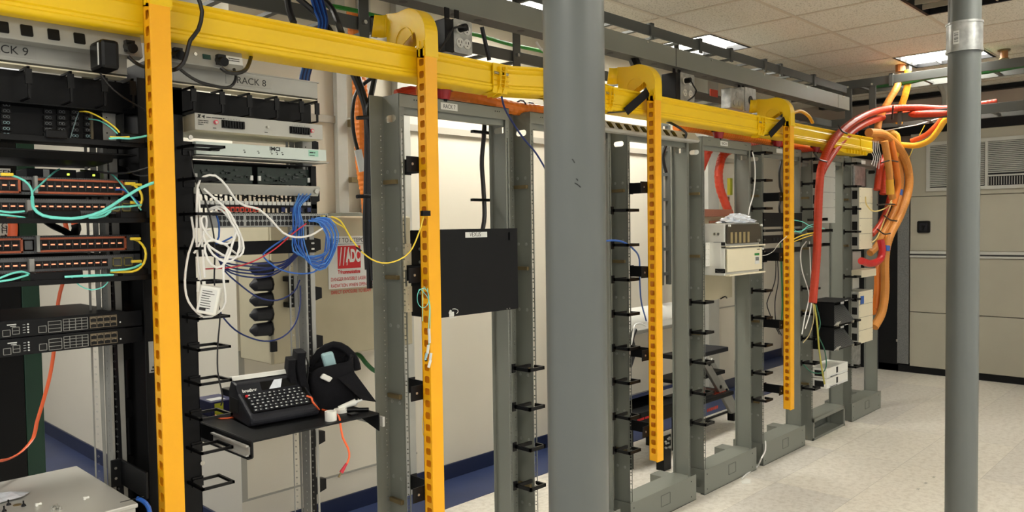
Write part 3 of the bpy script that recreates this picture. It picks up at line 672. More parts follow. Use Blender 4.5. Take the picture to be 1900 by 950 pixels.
# black cords at the top left
cab('power_cable', 'black cord looping from above over the yellow trough down to the strip marked 8', [(366, -8, 2.24), (375, 22, 2.235), (368, 55, 2.235), (353, 75, 2.235), (347, 98, 2.24), (340, 117, 2.25), (328, 128, 2.255), (318, 130, 2.27)], 0.0062, BLKC)
cab('power_cable', 'black cord looping down across the bar marked 8', [(330, 124, 2.27), (345, 137, 2.27), (370, 152, 2.28), (400, 160, 2.30), (420, 163, 2.31), (433, 156, 2.31), (438, 142, 2.29), (434, 128, 2.27)], 0.0048, BLKC)
cab('power_cable', 'black cord sagging from the right end of the strip marked 8 up behind the trough', [(410, 126, 2.26), (422, 134, 2.25), (440, 136, 2.25), (455, 130, 2.26), (462, 118, 2.30), (466, 104, 2.34)], 0.0062, BLKC)
cab('power_cable', 'thin black cord hanging from the adapter down to the right', [(186, 136, 2.25), (200, 156, 2.26), (225, 178, 2.27), (268, 204, 2.30)], 0.0025, BLKC)
cab('power_cable', 'black cord running right from the last plug of the strip marked 9', [(238, 104, 2.26), (248, 114, 2.26), (262, 122, 2.27), (275, 126, 2.3)], 0.005, BLKC)

# ---------------------------------------------------------------- horizontal managers (black, D rings)
def hmgr(x0, x1, z0, z1, y, rx, lab, cap=0):
    t = thing('horizontal_manager', lab, 'cable manager', ((x0+x1)/2, y, z0))
    obj('panel', MB().box(x0, x1, y, y+0.004, z0, z1).box(x0, x1, y, y+0.05, z0, z0+0.003), BLK, t, bevel=0.001)
    for x in rx:
        a = MB(); b = 0.005; D = 0.075
        a.box(x, x+0.006, y-D, y, z1-0.004, z1+0.002).box(x, x+0.006, y-D, y-D+0.005, z1-0.035, z1).box(x, x+0.006, y-D-0.002, y-D+0.003, z0-0.004+0.014, z1-0.03).box(x, x+0.006, y-D, y, z0+0.008, z0+0.012)
        a.box(x-0.006, x+0.010, y-D-0.004, y-D+0.002, z1-0.045, z1-0.006)
        obj('ring', a, BLK2, t)
    return t
hmgr(0.985, 1.485, 1.966, 2.045, 2.40, [1.035, 1.125, 1.215, 1.31, 1.40, 1.46], 'black ring panel over the light grey fuse panel')
hmgr(0.36, 0.93, 1.955, 2.045, 2.40, [0.60, 0.70, 0.785, 0.86], 'black ring panel at the left edge above the dark fibre panel')

# ================================================================ RACK 8 GEAR
# beige unit with fuse blocks
t = thing('alarm_panel', 'light grey fuse panel with two black fuse blocks, topmost unit of the rack marked 8', 'rack unit', (1.27, 2.34, 1.92))
x0, x1, z0, z1 = 1.046, 1.489, 1.918, 1.968; y = 2.34
obj('chassis', MB().box(x0, x1, y, 2.56, z0, z1).box(x0-0.04, x0, 2.42, 2.424, z0, z1-0.006), CREAM, t, bevel=0.001)
fp = obj('front_panel', MB().box(x0-0.001, x1+0.001, y-0.003, y, z0, z1+0.001), GREYL, t, bevel=0.001)
for q in (0.27, 0.80):
    cx = x0+(x1-x0)*q; m_ = MB().box(cx-0.037, cx+0.037, y-0.008, y-0.003, z0+0.012, z0+0.036)
    for k in range(8): m_.box(cx-0.034+k*0.009, cx-0.028+k*0.009, y-0.013, y-0.008, z0+0.012+random.random()*0.006, z0+0.034)
    obj('fuse_block', m_, BLK2, t)
for q in (0.14, 0.53, 0.90):
    cx = x0+(x1-x0)*q; k_ = obj('toggle', MB().cyl((cx, y-0.016, z0+0.026), (cx, y-0.003, z0+0.026), 0.004, 10), BOLT, t)
    if q != 0.53: obj('lamp_cap', MB().cyl((cx+0.001, y-0.012, z0+0.027), (cx+0.001, y-0.003, z0+0.027), 0.0065, 12), PINK, t)
obj('logo', MB().prism([(x0+0.006, z1-0.013), (x0+0.017, z1-0.013), (x0+0.014, z1-0.010), (x0+0.018, z1-0.003), (x0+0.008, z1-0.003), (x0+0.010, z1-0.008)], y-0.0042, y-0.003, 'y').prism([(x0+0.019, z1-0.008), (x0+0.030, z1-0.003), (x0+0.028, z1-0.015), (x0+0.024, z1-0.010)], y-0.0042, y-0.003, 'y'), INK, t); text('~Power Specialties Co', 0.0055, (x0+0.034, y-0.004, z1-0.011), X_, Z_, INK, t)
for k, s_ in enumerate(('~CLASS 2 WIRING', '~-48 VDC 20 AMP', '~MODEL 6')): text(s_, 0.0045, (x0+0.008, y-0.004, z1-0.022-k*0.006), X_, Z_, INK, t)
for q in (0.14, 0.53, 0.90): text('~ALARM', 0.004, (x0+(x1-x0)*q-0.008, y-0.004, z0+0.008), X_, Z_, INK, t)
for q in (0.22, 0.745):
    for k in range(6): text(str(k+1), 0.0045, (x0+(x1-x0)*q+k*0.009-0.003, y-0.004, z0+0.039), X_, Z_, INK, t)
# IMCI unit
t = thing('media_unit', 'pale mint rack unit with serial port and logo, second unit of the rack marked 8', 'rack unit', (1.27, 2.36, 1.84))
x0, x1, z0, z1 = 1.055, 1.495, 1.847, 1.886; y = 2.36
MINT = mat('mint_grey', (196, 208, 202), 0.45, 0, 0.03)
obj('chassis', MB().box(x0, x1, y, 2.50, z0, z1), MINT, t, bevel=0.001)
obj('front_panel', MB().box(x0, x1+0.02, y-0.003, y, z0, z1), MINT, t, bevel=0.0006)
obj('under_tray', MB().box(x0, x1+0.035, y+0.0, y+0.10, z0-0.006, z0-0.003), GREYL, t)
obj('serial_port', MB().prism(rrect(x0+0.045, x0+0.075, z0+0.012, z0+0.024, 0.005), y-0.006, y-0.003, 'y'), BLK2, t)
m_ = MB()
for q in (0.36, 0.47, 0.575, 0.62, 0.665): m_.cyl((x0+(x1-x0)*q, y-0.0045, z0+0.014), (x0+(x1-x0)*q, y-0.003, z0+0.014), 0.0022, 8)
obj('indicators', m_, INK, t)
text('IMCI', 0.017, (x0+0.245, y-0.0035, z1-0.014), X_, Z_, INK, t, squash=1.15, bold=0.0006)
lb = obj('green_sticker', MB().box(x1-0.05, x1-0.012, y-0.0036, y-0.003, z0+0.014, z1-0.004), mat('sticker_green', (150, 200, 180), 0.5), t)
text('~POLB 4', 0.007, (x1-0.046, y-0.0038, z1-0.014), X_, Z_, INK, lb); text('~OUTPUTS', 0.005, (x1-0.046, y-0.0038, z0+0.016), X_, Z_, INK, lb)
for q in (0.36, 0.47, 0.575, 0.62, 0.665): text('~PWR', 0.004, (x0+(x1-x0)*q-0.006, y-0.0035, z0+0.019), X_, Z_, INK, t)
# open card shelf
t = thing('card_chassis', 'open chassis showing dark green circuit cards, below the mint unit', 'rack unit', (1.27, 2.40, 1.76))
x0, x1, z0, z1 = 1.06, 1.50, 1.757, 1.832; y = 2.40
obj('chassis', MB().box(x0, x1, y, 2.5, z1-0.003, z1).box(x0, x1, 2.497, 2.5, z0, z1).box(x1-0.02, x1, y, 2.5, z0, z1).box(x0, x0+0.003, y, 2.5, z0, z1), BLK, t)
obj('drawer_front', MB().prism([(y-0.015, z0-0.002), (y, z0-0.03), (y+0.01, z0-0.03), (y+0.01, z0+0.004), (y-0.01, z0+0.004)], x0, x1+0.005, 'x'), GREYL, t)
for k in (0, 1):
    a = x0+0.012+k*0.215; c_ = obj('circuit_card', MB().box(a, a+0.195, y+0.015, y+0.02, z0+0.008, z1-0.012), PCB, t)
    m_ = MB()
    for i in range(22): px_ = a+0.01+random.random()*0.17; pz = z0+0.012+random.random()*0.04; m_.box(px_, px_+0.006+random.random()*0.012, y+0.009, y+0.015, pz, pz+0.005)
    obj('components', m_, mat('chip', (40, 48, 44), 0.4) if k == 0 else bpy.data.materials['chip'], c_)
    obj('tabs', MB().box(a+0.186, a+0.195, y+0.008, y+0.015, z0+0.018, z0+0.034).box(a-0.001, a+0.008, y+0.008, y+0.015, z0+0.018, z0+0.034), LAB, c_)
obj('thumb_screw', MB().cyl((x1-0.012, y-0.022, z0-0.014), (x1-0.012, y-0.01, z0-0.014), 0.008, 12), BOLT, t)
# patch panel (open frame, white jack row, red jacks)
t = thing('patch_bay', 'open patch panel with a row of orange-red jacks and white port labels', 'patch panel', (1.27, 2.42, 1.67))
x0, x1, z0, z1 = 1.06, 1.50, 1.663, 1.735; y = 2.40
m_ = MB().box(x0, x1, y, y+0.003, z1-0.006, z1).box(x0, x1, y, y+0.003, z0+0.020, z0+0.036).box(x0, x1, y, y+0.003, z0, z0+0.006).box(x0, x0+0.02, y, y+0.003, z0, z1).box(x1-0.02, x1, y, y+0.003, z0, z1)
for k in range(25): m_.box(x0+0.018+k*0.0165, x0+0.020+k*0.0165, y, y+0.01, z0, z1-0.002)
obj('frame', m_, BLK2, t)
for k in range(24):
    a = x0+0.0215+k*0.0165
    obj('port_label', MB().box(a, a+0.013, y-0.002, y, z0+0.031, z0+0.043), LAB, t)
    if 3 < k < 12: j = obj('jack', MB().box(a, a+0.013, y-0.003, y+0.02, z0+0.008, z0+0.024), mat('jack_red', (214, 66, 40), 0.4) if k == 4 else bpy.data.materials['jack_red'], t); obj('jack_opening', MB().box(a+0.003, a+0.010, y-0.0034, y-0.003, z0+0.010, z0+0.019), INK, j)
    elif k > 15 and k % 2: obj('jack', MB().box(a, a+0.013, y-0.002, y+0.02, z0+0.008, z0+0.024), NAVC, t)
m_ = MB()
for k in range(9): m_.tube([Vector((x0+0.02+k*0.04, y+0.02, z1-0.02)), Vector((x0+0.05+k*0.04, y+0.05, z1-0.01+random.uniform(-0.01, 0.01))), Vector((x0+0.07+k*0.042, y+0.03, z0+0.055))], 0.0025, 6)
obj('punched_wires', m_, BLKC, t)
# access switch
t = thing('network_switch', 'grey ethernet switch with two rows of ports where the blue bundle plugs in', 'network switch', (1.27, 2.31, 1.62))
x0, x1, z0, z1 = 1.046, 1.487, 1.621, 1.664; y = 2.31
SWG = mat('switch_grey', (150, 152, 150), 0.5, 0.2, 0.05)
obj('chassis', MB().box(x0, x1, y, 2.60, z0, z1).box(x0, x1+0.022, 2.40, 2.403, z0, z1), SWG, t, bevel=0.001)
for b in range(4):
    for r_ in (0, 1):
        m_ = MB()
        for k in range(6):
            a = x0+0.05+b*0.092+k*0.0142; zz = z0+0.004+r_*0.019
            m_.box(a, a+0.0115, y-0.0008, y, zz, zz+0.012).box(a+0.003, a+0.0085, y-0.0008, y, zz+0.012 if r_ == 0 else zz-0.002, zz+0.015 if r_ == 0 else zz)
        obj('port_row', m_, INK, t)
m_ = MB()
for k in range(60): m_.cyl((x0+0.01+k*0.0072, y-0.0006, z1-0.003), (x0+0.01+k*0.0072, y, z1-0.003), 0.0012, 6)
obj('vent_dots', m_, INK, t)
m_ = MB()
for k in range(2): m_.box(x1-0.028, x1-0.012, y-0.012, y, z0+0.006+k*0.018, z0+0.018+k*0.018)
obj('fibre_module', m_, BLK2, t); obj('module_latch', MB().box(x1-0.008, x1+0.004, y-0.016, y, z0+0.008, z0+0.014).box(x1-0.03, x1-0.02, y-0.014, y, z0+0.028, z0+0.036), YELC, t)
# black blank bar
t = thing('lacing_bar', 'flat black lacing bar below the grey ethernet switch', 'rack bar', (1.27, 2.41, 1.53))
obj('bar', MB().box(1.06, 1.50, 2.41, 2.414, 1.530, 1.575), BLK, t, bevel=0.001)
m_ = MB()
for z in (1.542, 1.562): m_.prism(rrect(1.480, 1.492, z-0.003, z+0.003, 0.002), 2.4088, 2.41, 'y')
obj('slots', m_, LAB, t)

# ---------------------------------------------------------------- cables of rack 8
rb = random.Random(5)
for k in range(10):
    j = (k-4.5)*2.0; g = lambda q: rb.uniform(-q, q)
    pts = [(555+k*2.4, 360+(k % 3)*3, 2.38), (551+j*0.6+g(2), 386, 2.31), (552+j+g(2), 412, 2.285+g(.012)), (551+j*1.2+g(3), 442, 2.28+g(.015)), (555+j*1.4+g(3), 466, 2.28+g(.015)), (575+j*0.6+g(3), 486+j*1.2, 2.28+g(.015)), (600+j*0.4+g(3), 485+j*1.4, 2.28+g(.012)), (615+j*0.8, 462+g(4), 2.28+g(.012)), (616+j*1.1+g(2), 434, 2.28), (604+j, 413-j*0.7, 2.285), (590+g(3), 408-j*0.5, 2.29), (572+k, 408+g(4), 2.30)]
    cab('blue_patch_cable', 'blue patch cable in the looped bundle hanging from the ethernet switch', pts, 0.0023, BLUC if k % 3 else mat('light_blue_cable', (70, 130, 206), 0.4, 0, 0), 'cable', 'blue bundle under the ethernet switch')
for k, (a, b) in enumerate((((395, 432), (500, 548)), ((398, 436), (505, 552)))): pass
cab('blue_patch_cable', 'navy patch cable hanging in the lowest long loop left of the gland cabinet', [(400, 560, 2.30), (415, 590, 2.30), (445, 618, 2.32), (490, 633, 2.34), (525, 625, 2.36), (548, 600, 2.38), (557, 565, 2.40), (557, 530, 2.42)], 0.0026, NAVC)
cab('blue_patch_cable', 'navy patch cable in the middle loop crossing the gland cabinet', [(402, 470, 2.28), (415, 500, 2.28), (445, 528, 2.30), (480, 552, 2.32), (515, 557, 2.34), (545, 542, 2.36), (556, 520, 2.40)], 0.0026, NAVC)
for k in range(5):
    cab('blue_patch_cable', 'navy patch cable in the flat bunch running right under the white coil', [(392+k*2, 474-k*2, 2.27), (420, 482+k*5+rb.uniform(-3, 3), 2.28), (460, 488+k*6+rb.uniform(-3, 3), 2.30), (500, 490+k*5+rb.uniform(-3, 3), 2.32), (530, 484+k*3, 2.36), (552, 466+k*2, 2.40)], 0.0026, NAVC, group='navy bunch under the white coil')
cab('blue_patch_cable', 'bright blue cable sweeping from the switch down under the blue loop', [(556, 412, 2.29), (530, 440, 2.27), (495, 465, 2.27), (490, 478, 2.27), (520, 500, 2.27), (560, 508, 2.27), (590, 500, 2.28), (602, 470, 2.29), (606, 432, 2.29)], 0.0026, BLUC)
cab('blue_patch_cable', 'blue cable bent down from the leftmost switch port', [(401, 398, 2.29), (406, 415, 2.28), (406, 440, 2.28), (400, 452, 2.28), (415, 448, 2.28), (430, 440, 2.30)], 0.0028, BLUC)
cab('red_patch_cable', 'thin dark red cable crossing the navy bunch', [(568, 415, 2.27), (545, 432, 2.26), (510, 462, 2.26), (470, 485, 2.26), (430, 496, 2.27), (380, 499, 2.28)], 0.0022, REDC)
WP = [
 ('white cable running from the adapter up and far right across the switch', [(372, 520, 2.24), (366, 470, 2.24), (365, 400, 2.24), (367, 345, 2.24), (378, 328, 2.23), (400, 326, 2.22), (420, 345, 2.22), (437, 370, 2.22), (455, 382, 2.22), (480, 388, 2.22), (505, 410, 2.22), (525, 432, 2.22), (548, 440, 2.23), (575, 437, 2.24), (598, 424, 2.27)]),
 ('white cable with two round turns over the black ring column', [(378, 350, 2.23), (400, 370, 2.22), (425, 393, 2.21), (440, 425, 2.21), (432, 448, 2.21), (410, 452, 2.21), (390, 440, 2.21), (376, 420, 2.21), (374, 405, 2.22), (382, 402, 2.22), (383, 420, 2.22), (372, 450, 2.23), (360, 470, 2.23)]),
 ('white cable in the big coil hanging at the left of the switch', [(392, 398, 2.28), (410, 395, 2.24), (430, 405, 2.21), (446, 435, 2.205), (452, 460, 2.205), (445, 475, 2.205), (425, 478, 2.205), (400, 465, 2.205), (382, 450, 2.21), (378, 430, 2.215), (390, 425, 2.22)]),
 ('second white cable in the big coil, dropping to the ring below', [(395, 392, 2.28), (420, 400, 2.24), (438, 420, 2.21), (432, 450, 2.20), (420, 485, 2.20), (402, 497, 2.20), (385, 480, 2.20), (380, 455, 2.205), (395, 445, 2.21), (420, 455, 2.21), (440, 472, 2.21), (448, 455, 2.21), (440, 430, 2.21), (420, 398, 2.22), (402, 386, 2.24), (385, 392, 2.26)]),
 ('thin white cable forming the lowest loop around the white adapter', [(355, 402, 2.25), (360, 440, 2.25), (350, 470, 2.24), (343, 520, 2.23), (350, 560, 2.22), (378, 588, 2.21), (405, 580, 2.20), (418, 560, 2.20), (415, 520, 2.20), (415, 490, 2.20), (425, 460, 2.20)]),
 ('straight white cable dropping into the white adapter', [(368, 350, 2.24), (371, 400, 2.235), (375, 450, 2.23), (380, 515, 2.22)]),
 ('outer white cable wrapped round the top of the big coil', [(385, 390, 2.27), (402, 383, 2.24), (418, 388, 2.21), (428, 410, 2.205), (444, 440, 2.20), (440, 475, 2.20), (418, 486, 2.20), (395, 472, 2.20), (385, 455, 2.21)])]
for lb_, p in WP: cab('white_cable', lb_, p, 0.0034, WHC)
t = thing('white_adapter', 'white network adapter brick hanging in the black rings', 'adapter', W(382, 555, y=2.20))
a = W(360, 578, y=2.22); b = W(403, 532, y=2.22)
q = Matrix.Translation(Vector(((a.x+b.x)/2, 2.20, (a.z+b.z)/2))) @ Matrix.Rotation(math.radians(-35), 4, 'Z') @ Matrix.Rotation(math.radians(12), 4, 'Y')
obj('brick', MB().box(-0.026, 0.030, -0.02, 0.02, -0.042, 0.04, q), WHT, t, bevel=0.004)
lb = obj('rating_label', MB().box(-0.021, 0.022, -0.0206, -0.02, -0.034, 0.032, q), LAB, t)
m_ = MB()
for k in range(8): m_.box(-0.018, 0.0+0.018*random.random(), -0.0209, -0.0206, 0.024-k*0.007, 0.026-k*0.007, q)
m_.box(-0.018, 0.0, -0.0209, -0.0206, -0.032, -0.024, q); obj('print', m_, INK, lb)
for px in (368, 378): c = W(px, 522, y=2.215); obj('strain_relief', MB().cyl(c, c+Vector((0.001, 0, -0.03)), 0.005, 10, 0.007), WHT, t)
cab('black_cable', 'thin black cable dropping from the white adapter down the ring column to the shelf', [(352, 280, 2.32), (362, 330, 2.3), (385, 385, 2.24), (398, 450, 2.22), (398, 530, 2.22), (408, 580, 2.21), (404, 640, 2.21), (404, 690, 2.20), (413, 735, 2.20), (410, 752, 2.22)], 0.0024, BLKC)
cab('yellow_fibre', 'yellow fibre pigtail swagging from the switch to the second yellow channel', [(615, 402, 2.29), (632, 410, 2.27), (650, 440, 2.24), (672, 468, 2.22), (700, 486, 2.21), (730, 486, 2.20), (760, 468, 2.195), (778, 430, 2.195), (786, 402, 2.205)], 0.0026, YELC)
cab('yellow_fibre', 'second yellow fibre leaving the switch end beside the first', [(612, 406, 2.29), (628, 416, 2.28), (640, 424, 2.26), (652, 446, 2.24)], 0.0022, YELC)
obj_ = tag(obj('splice_tag', MB().tube([W(661, 458, y=2.229), W(670, 466, y=2.219)], 0.004, 8), BLKC), 'small black tie on the swagging yellow fibre', 'cable tie')
# navy feeder bundles above
for k in range(6):
    cab('blue_feeder_cable', 'blue cable in the bundle dropping behind the trough over the rack marked 8', [(575+k*4, -10, 2.62), (584+k*4, 20, 2.58), (592+k*3, 45, 2.52), (580+k*3.5, 80, 2.46), (566+k*3.5, 112, 2.44), (558+k*3.2, 140, 2.44), (556+k*3.2, 162, 2.44)], 0.0042, NAVC if k % 2 else BLUC, 'cable', 'blue bundle above the bar marked 8')
for k, (p, lb_) in enumerate((([(590, -10, 2.7), (615, 15, 2.66), (628, 45, 2.6), (634, 62, 2.5)], 'thick black cable curving over the trough beside the blue bundle, right one'), ([(545, -10, 2.6), (575, 15, 2.6), (600, 40, 2.55), (614, 60, 2.5)], 'thick black cable curving over the trough beside the blue bundle, left one'), ([(533, -5, 2.6), (537, 20, 2.55), (545, 42, 2.5)], 'black strap dropping behind the trough left of the blue bundle'))):
    cab('black_feeder_cable', lb_, p, 0.012, BLKC)

# ================================================================ RACK 9 GEAR
x0 = 0.42; x1 = 0.865
def unit(name, lab, cat, x0, x1, y, d, z0, z1, m, bevel=0.001, ears=True):
    t = thing(name, lab, cat, ((x0+x1)/2, y, z0))
    obj('chassis', MB().box(x0, x1, y, y+d, z0, z1), m, t, bevel=bevel)
    if ears: obj('ear', MB().box(x1, x1+0.02, y+0.01, y+0.013, z0, z1), m, t); obj('ear', MB().box(x0-0.02, x0, y+0.01, y+0.013, z0, z1), m, t)
    return t
# fibre adapter panel
t = thing('fiber_enclosure', 'black fibre panel with small round adapters high in the rack marked 9', 'patch panel', (0.64, 2.36, 1.86))
obj('panel', MB().box(x0, 0.85, 2.42, 2.424, 1.862, 1.955).box(x0, 0.80, 2.36, 2.42, 1.953, 1.957).box(0.846, 0.85, 2.36, 2.42, 1.862, 1.95), BLK, t, bevel=0.001)
for px in (12, 90, 115, 140, 165):
    for k in range(6):
        c = W(px, 196+k*11+(px-90)*0.02, y=2.41); m_ = MB()
        for e in (-0.004, 0.004): m_.tube([c+Vector((e+0.0035*math.cos(q*math.pi/4), 0.0, 0.0035*math.sin(q*math.pi/4))) for q in range(9)], 0.0007, 4, smooth=False)
        gm = bpy.data.materials.get('adapter_grey') or mat('adapter_grey', (120, 124, 126), 0.4)
        a_ = obj('fibre_adapter', MB().box(c.x-0.011, c.x+0.011, 2.412, 2.42, c.z-0.006, c.z+0.006), BLK2, t)
        obj('port_rims', m_, TEAL if (k == 5 or (px == 12 and k > 2)) else gm, a_)
obj('divider_strip', MB().box(0.775, 0.781, 2.405, 2.42, 1.862, 1.95), mat('dull_bronze', (96, 88, 66), 0.5), t)
t = thing('fiber_shelf', 'black slide-out tray with cable clips under the fibre panel', 'shelf', (0.64, 2.3, 1.85))
obj('tray', MB().box(0.36, 0.88, 2.27, 2.42, 1.853, 1.858).box(0.36, 0.88, 2.268, 2.272, 1.846, 1.861).box(0.36, 0.86, 2.30, 2.50, 1.825, 1.829).prism([(2.30, 1.829), (2.50, 1.829), (2.52, 1.80), (2.32, 1.806)], 0.36, 0.80, 'x'), BLK, t, bevel=0.001)
obj('cable_clip', MB().box(0.80, 0.865, 2.25, 2.268, 1.856, 1.882), BLK2, t, bevel=0.003); obj('cable_clip', MB().box(0.62, 0.67, 2.255, 2.268, 1.856, 1.878), BLK2, t, bevel=0.003)
for lb_, p, m_, r in (('yellow fibre strand arcing from the dark fibre panel to its clip', [(148, 207, 2.39), (165, 208, 2.35), (190, 220, 2.30), (212, 235, 2.27), (222, 246, 2.26)], YELC, 0.0022),
    ('aqua fibre strand arcing from the dark fibre panel to its clip', [(165, 221, 2.39), (185, 224, 2.33), (205, 236, 2.28), (218, 248, 2.26)], AQUA, 0.0018),
    ('pale fibre strand dropping beside the divider of the dark fibre panel', [(146, 208, 2.39), (140, 225, 2.36), (133, 248, 2.30), (130, 258, 2.27)], mat('pale_fibre', (120, 140, 144), 0.4), 0.0014),
    ('yellow and aqua strands lying in the clip at the right of the tray', [(202, 257, 2.245), (222, 256, 2.24), (240, 257, 2.24), (262, 254, 2.25), (282, 250, 2.25)], AQUA, 0.003),
    ('yellow strand lying in the clip at the right of the tray', [(204, 254, 2.245), (225, 255, 2.24), (240, 254, 2.24)], YELC, 0.0026)):
    cab('fibre_strand', lb_, p, r, m_)
# media converters on the first switch
t = thing('media_converter', 'small dark box with green light on the orange-trimmed switch', 'network box', W(100, 325, y=2.46))
for k, (a, b) in enumerate(((50, 142), (158, 240))):
    p = W(a, 328, y=2.45); q = W(b, 328, y=2.45)
    if k: t = thing('media_converter', 'second small dark box on the orange-trimmed switch, nearer the yellow channel', 'network box', p)
    obj('case', MB().box(p.x, q.x, 2.45, 2.56, 1.765, 1.79), CHAR, t, bevel=0.002)
    obj('paper_label', MB().box(p.x+0.04, p.x+0.055, 2.4485, 2.45, 1.767, 1.788), LAB, t)
    obj('status_light', MB().box(p.x+0.10-k*0.08, p.x+0.106-k*0.08, 2.4485, 2.45, 1.774, 1.779), LEDG, t)
def fex(z0, z1, orange, lab):
    y = 2.36; t = unit('network_switch', lab, 'network switch', x0, x1, y, 0.5, z0, z1, mat('switch_frame', (96, 97, 98), 0.45, 0.4) if 'switch_frame' not in bpy.data.materials else bpy.data.materials['switch_frame'], ears=True)
    h = z1-z0
    for a, b in ((x0+0.005, x0+0.155), (x0+0.205, x0+0.415)) if orange else ((x0+0.005, x0+0.172), (x0+0.188, x0+0.372)):
        n = int((b-a)/0.0175)
        if orange:
            f_ = MB().box(a-0.008, b+0.008, y-0.006, y, z1-0.010, z1-0.004).box(a-0.008, b+0.008, y-0.006, y, z0+0.003, z0+0.009).box(a-0.008, a-0.002, y-0.006, y, z0+0.003, z1-0.004).box(b+0.002, b+0.008, y-0.006, y, z0+0.003, z1-0.004)
            obj('copper_bezel', f_, RUST, t, bevel=0.001)
        cg = obj('cage_block', MB().box(a, b, y-0.0015, y, z0+0.010, z1-0.011), DARK, t)
        m_ = MB(); m2 = MB(); zm = (z0+z1)/2
        for k in range(n):
            cx = a+(k+0.5)*(b-a)/n; w_ = (b-a)/n*0.42
            for s_ in (1, -1):
                m_.box(cx-w_, cx-0.003, y-0.003, y-0.001, zm+s_*0.0018-0.0007, zm+s_*0.0018+0.0007).box(cx+0.003, cx+w_, y-0.003, y-0.001, zm+s_*0.0018-0.0007, zm+s_*0.0018+0.0007)
                m_.box(cx-w_-0.0006, cx-w_+0.0006, y-0.002, y-0.001, z0+0.012 if s_ < 0 else zm+0.002, zm-0.002 if s_ < 0 else z1-0.013)
            m2.box(cx-0.0045, cx+0.0045, y-0.004, y-0.001, zm-0.0016, zm+0.0016)
        obj('port_frames', m_, mat('cage_metal', (96, 92, 88), 0.4, 0.6) if 'cage_metal' not in bpy.data.materials else bpy.data.materials['cage_metal'], cg)
        obj('port_lights', m2, LEDO, cg)
    m_ = MB()
    for k in range(74): m_.cyl((x0+0.004+k*0.006, y-0.0008, z1-0.002), (x0+0.004+k*0.006, y, z1-0.002), 0.0013, 6)
    for k in range(74): m_.cyl((x0+0.004+k*0.006, y-0.0008, z0+0.003), (x0+0.004+k*0.006, y, z0+0.003), 0.0013, 6)
    obj('vent_dots', m_, INK, t)
    a = x0+0.165 if orange else x0+0.385
    m_ = MB()
    for k in range(2):
        p = a+k*(0.0 if orange else 0.03); m_.box(p, p+0.024, y-0.004, y, z1-0.012, z1-0.009).box(p, p+0.024, y-0.004, y, z0+0.008, z0+0.011).box(p, p+0.002, y-0.004, y, z0+0.008, z1-0.009).box(p+0.022, p+0.024, y-0.004, y, z0+0.008, z1-0.009)
    obj('uplink_frame', m_, RUST if orange else mat('olive_frame', (140, 128, 70), 0.5) if 'olive_frame' not in bpy.data.materials else bpy.data.materials['olive_frame'], t)
    obj('pull_handle', MB().box(a+0.028 if orange else x0+0.174, a+0.036 if orange else x0+0.186, y-0.014, y, z0+0.004, z1+0.002 if orange else z1-0.004), ALU, t, bevel=0.001)
fex(1.713, 1.761, True, 'uppermost of the four port-filled switches, with copper-orange bezels')
fex(1.662, 1.703, False, 'grey port-filled switch under the uppermost orange one')
fex(1.556, 1.603, True, 'second switch with copper-orange bezels, below the first black cable tray')
fex(1.505, 1.547, False, 'grey port-filled switch directly above the second black cable tray')
for z, lb_ in ((1.640, 'black finger tray under the upper pair of switches'), (1.480, 'black finger tray under the lower pair of switches')):
    t = thing('cable_tray', lb_, 'cable tray', (0.64, 2.3, z))
    obj('tray', MB().box(0.36, 0.885, 2.27, 2.40, z, z+0.004).box(0.36, 0.885, 2.266, 2.27, z-0.004, z+0.010), BLK2, t, bevel=0.001)
    obj('cable_clip', MB().box(0.585, 0.70, 2.27, 2.31, z+0.004, z+0.03), BLK2, t, bevel=0.003); obj('cable_clip', MB().box(0.80, 0.87, 2.27, 2.31, z+0.004, z+0.028), BLK2, t, bevel=0.003)
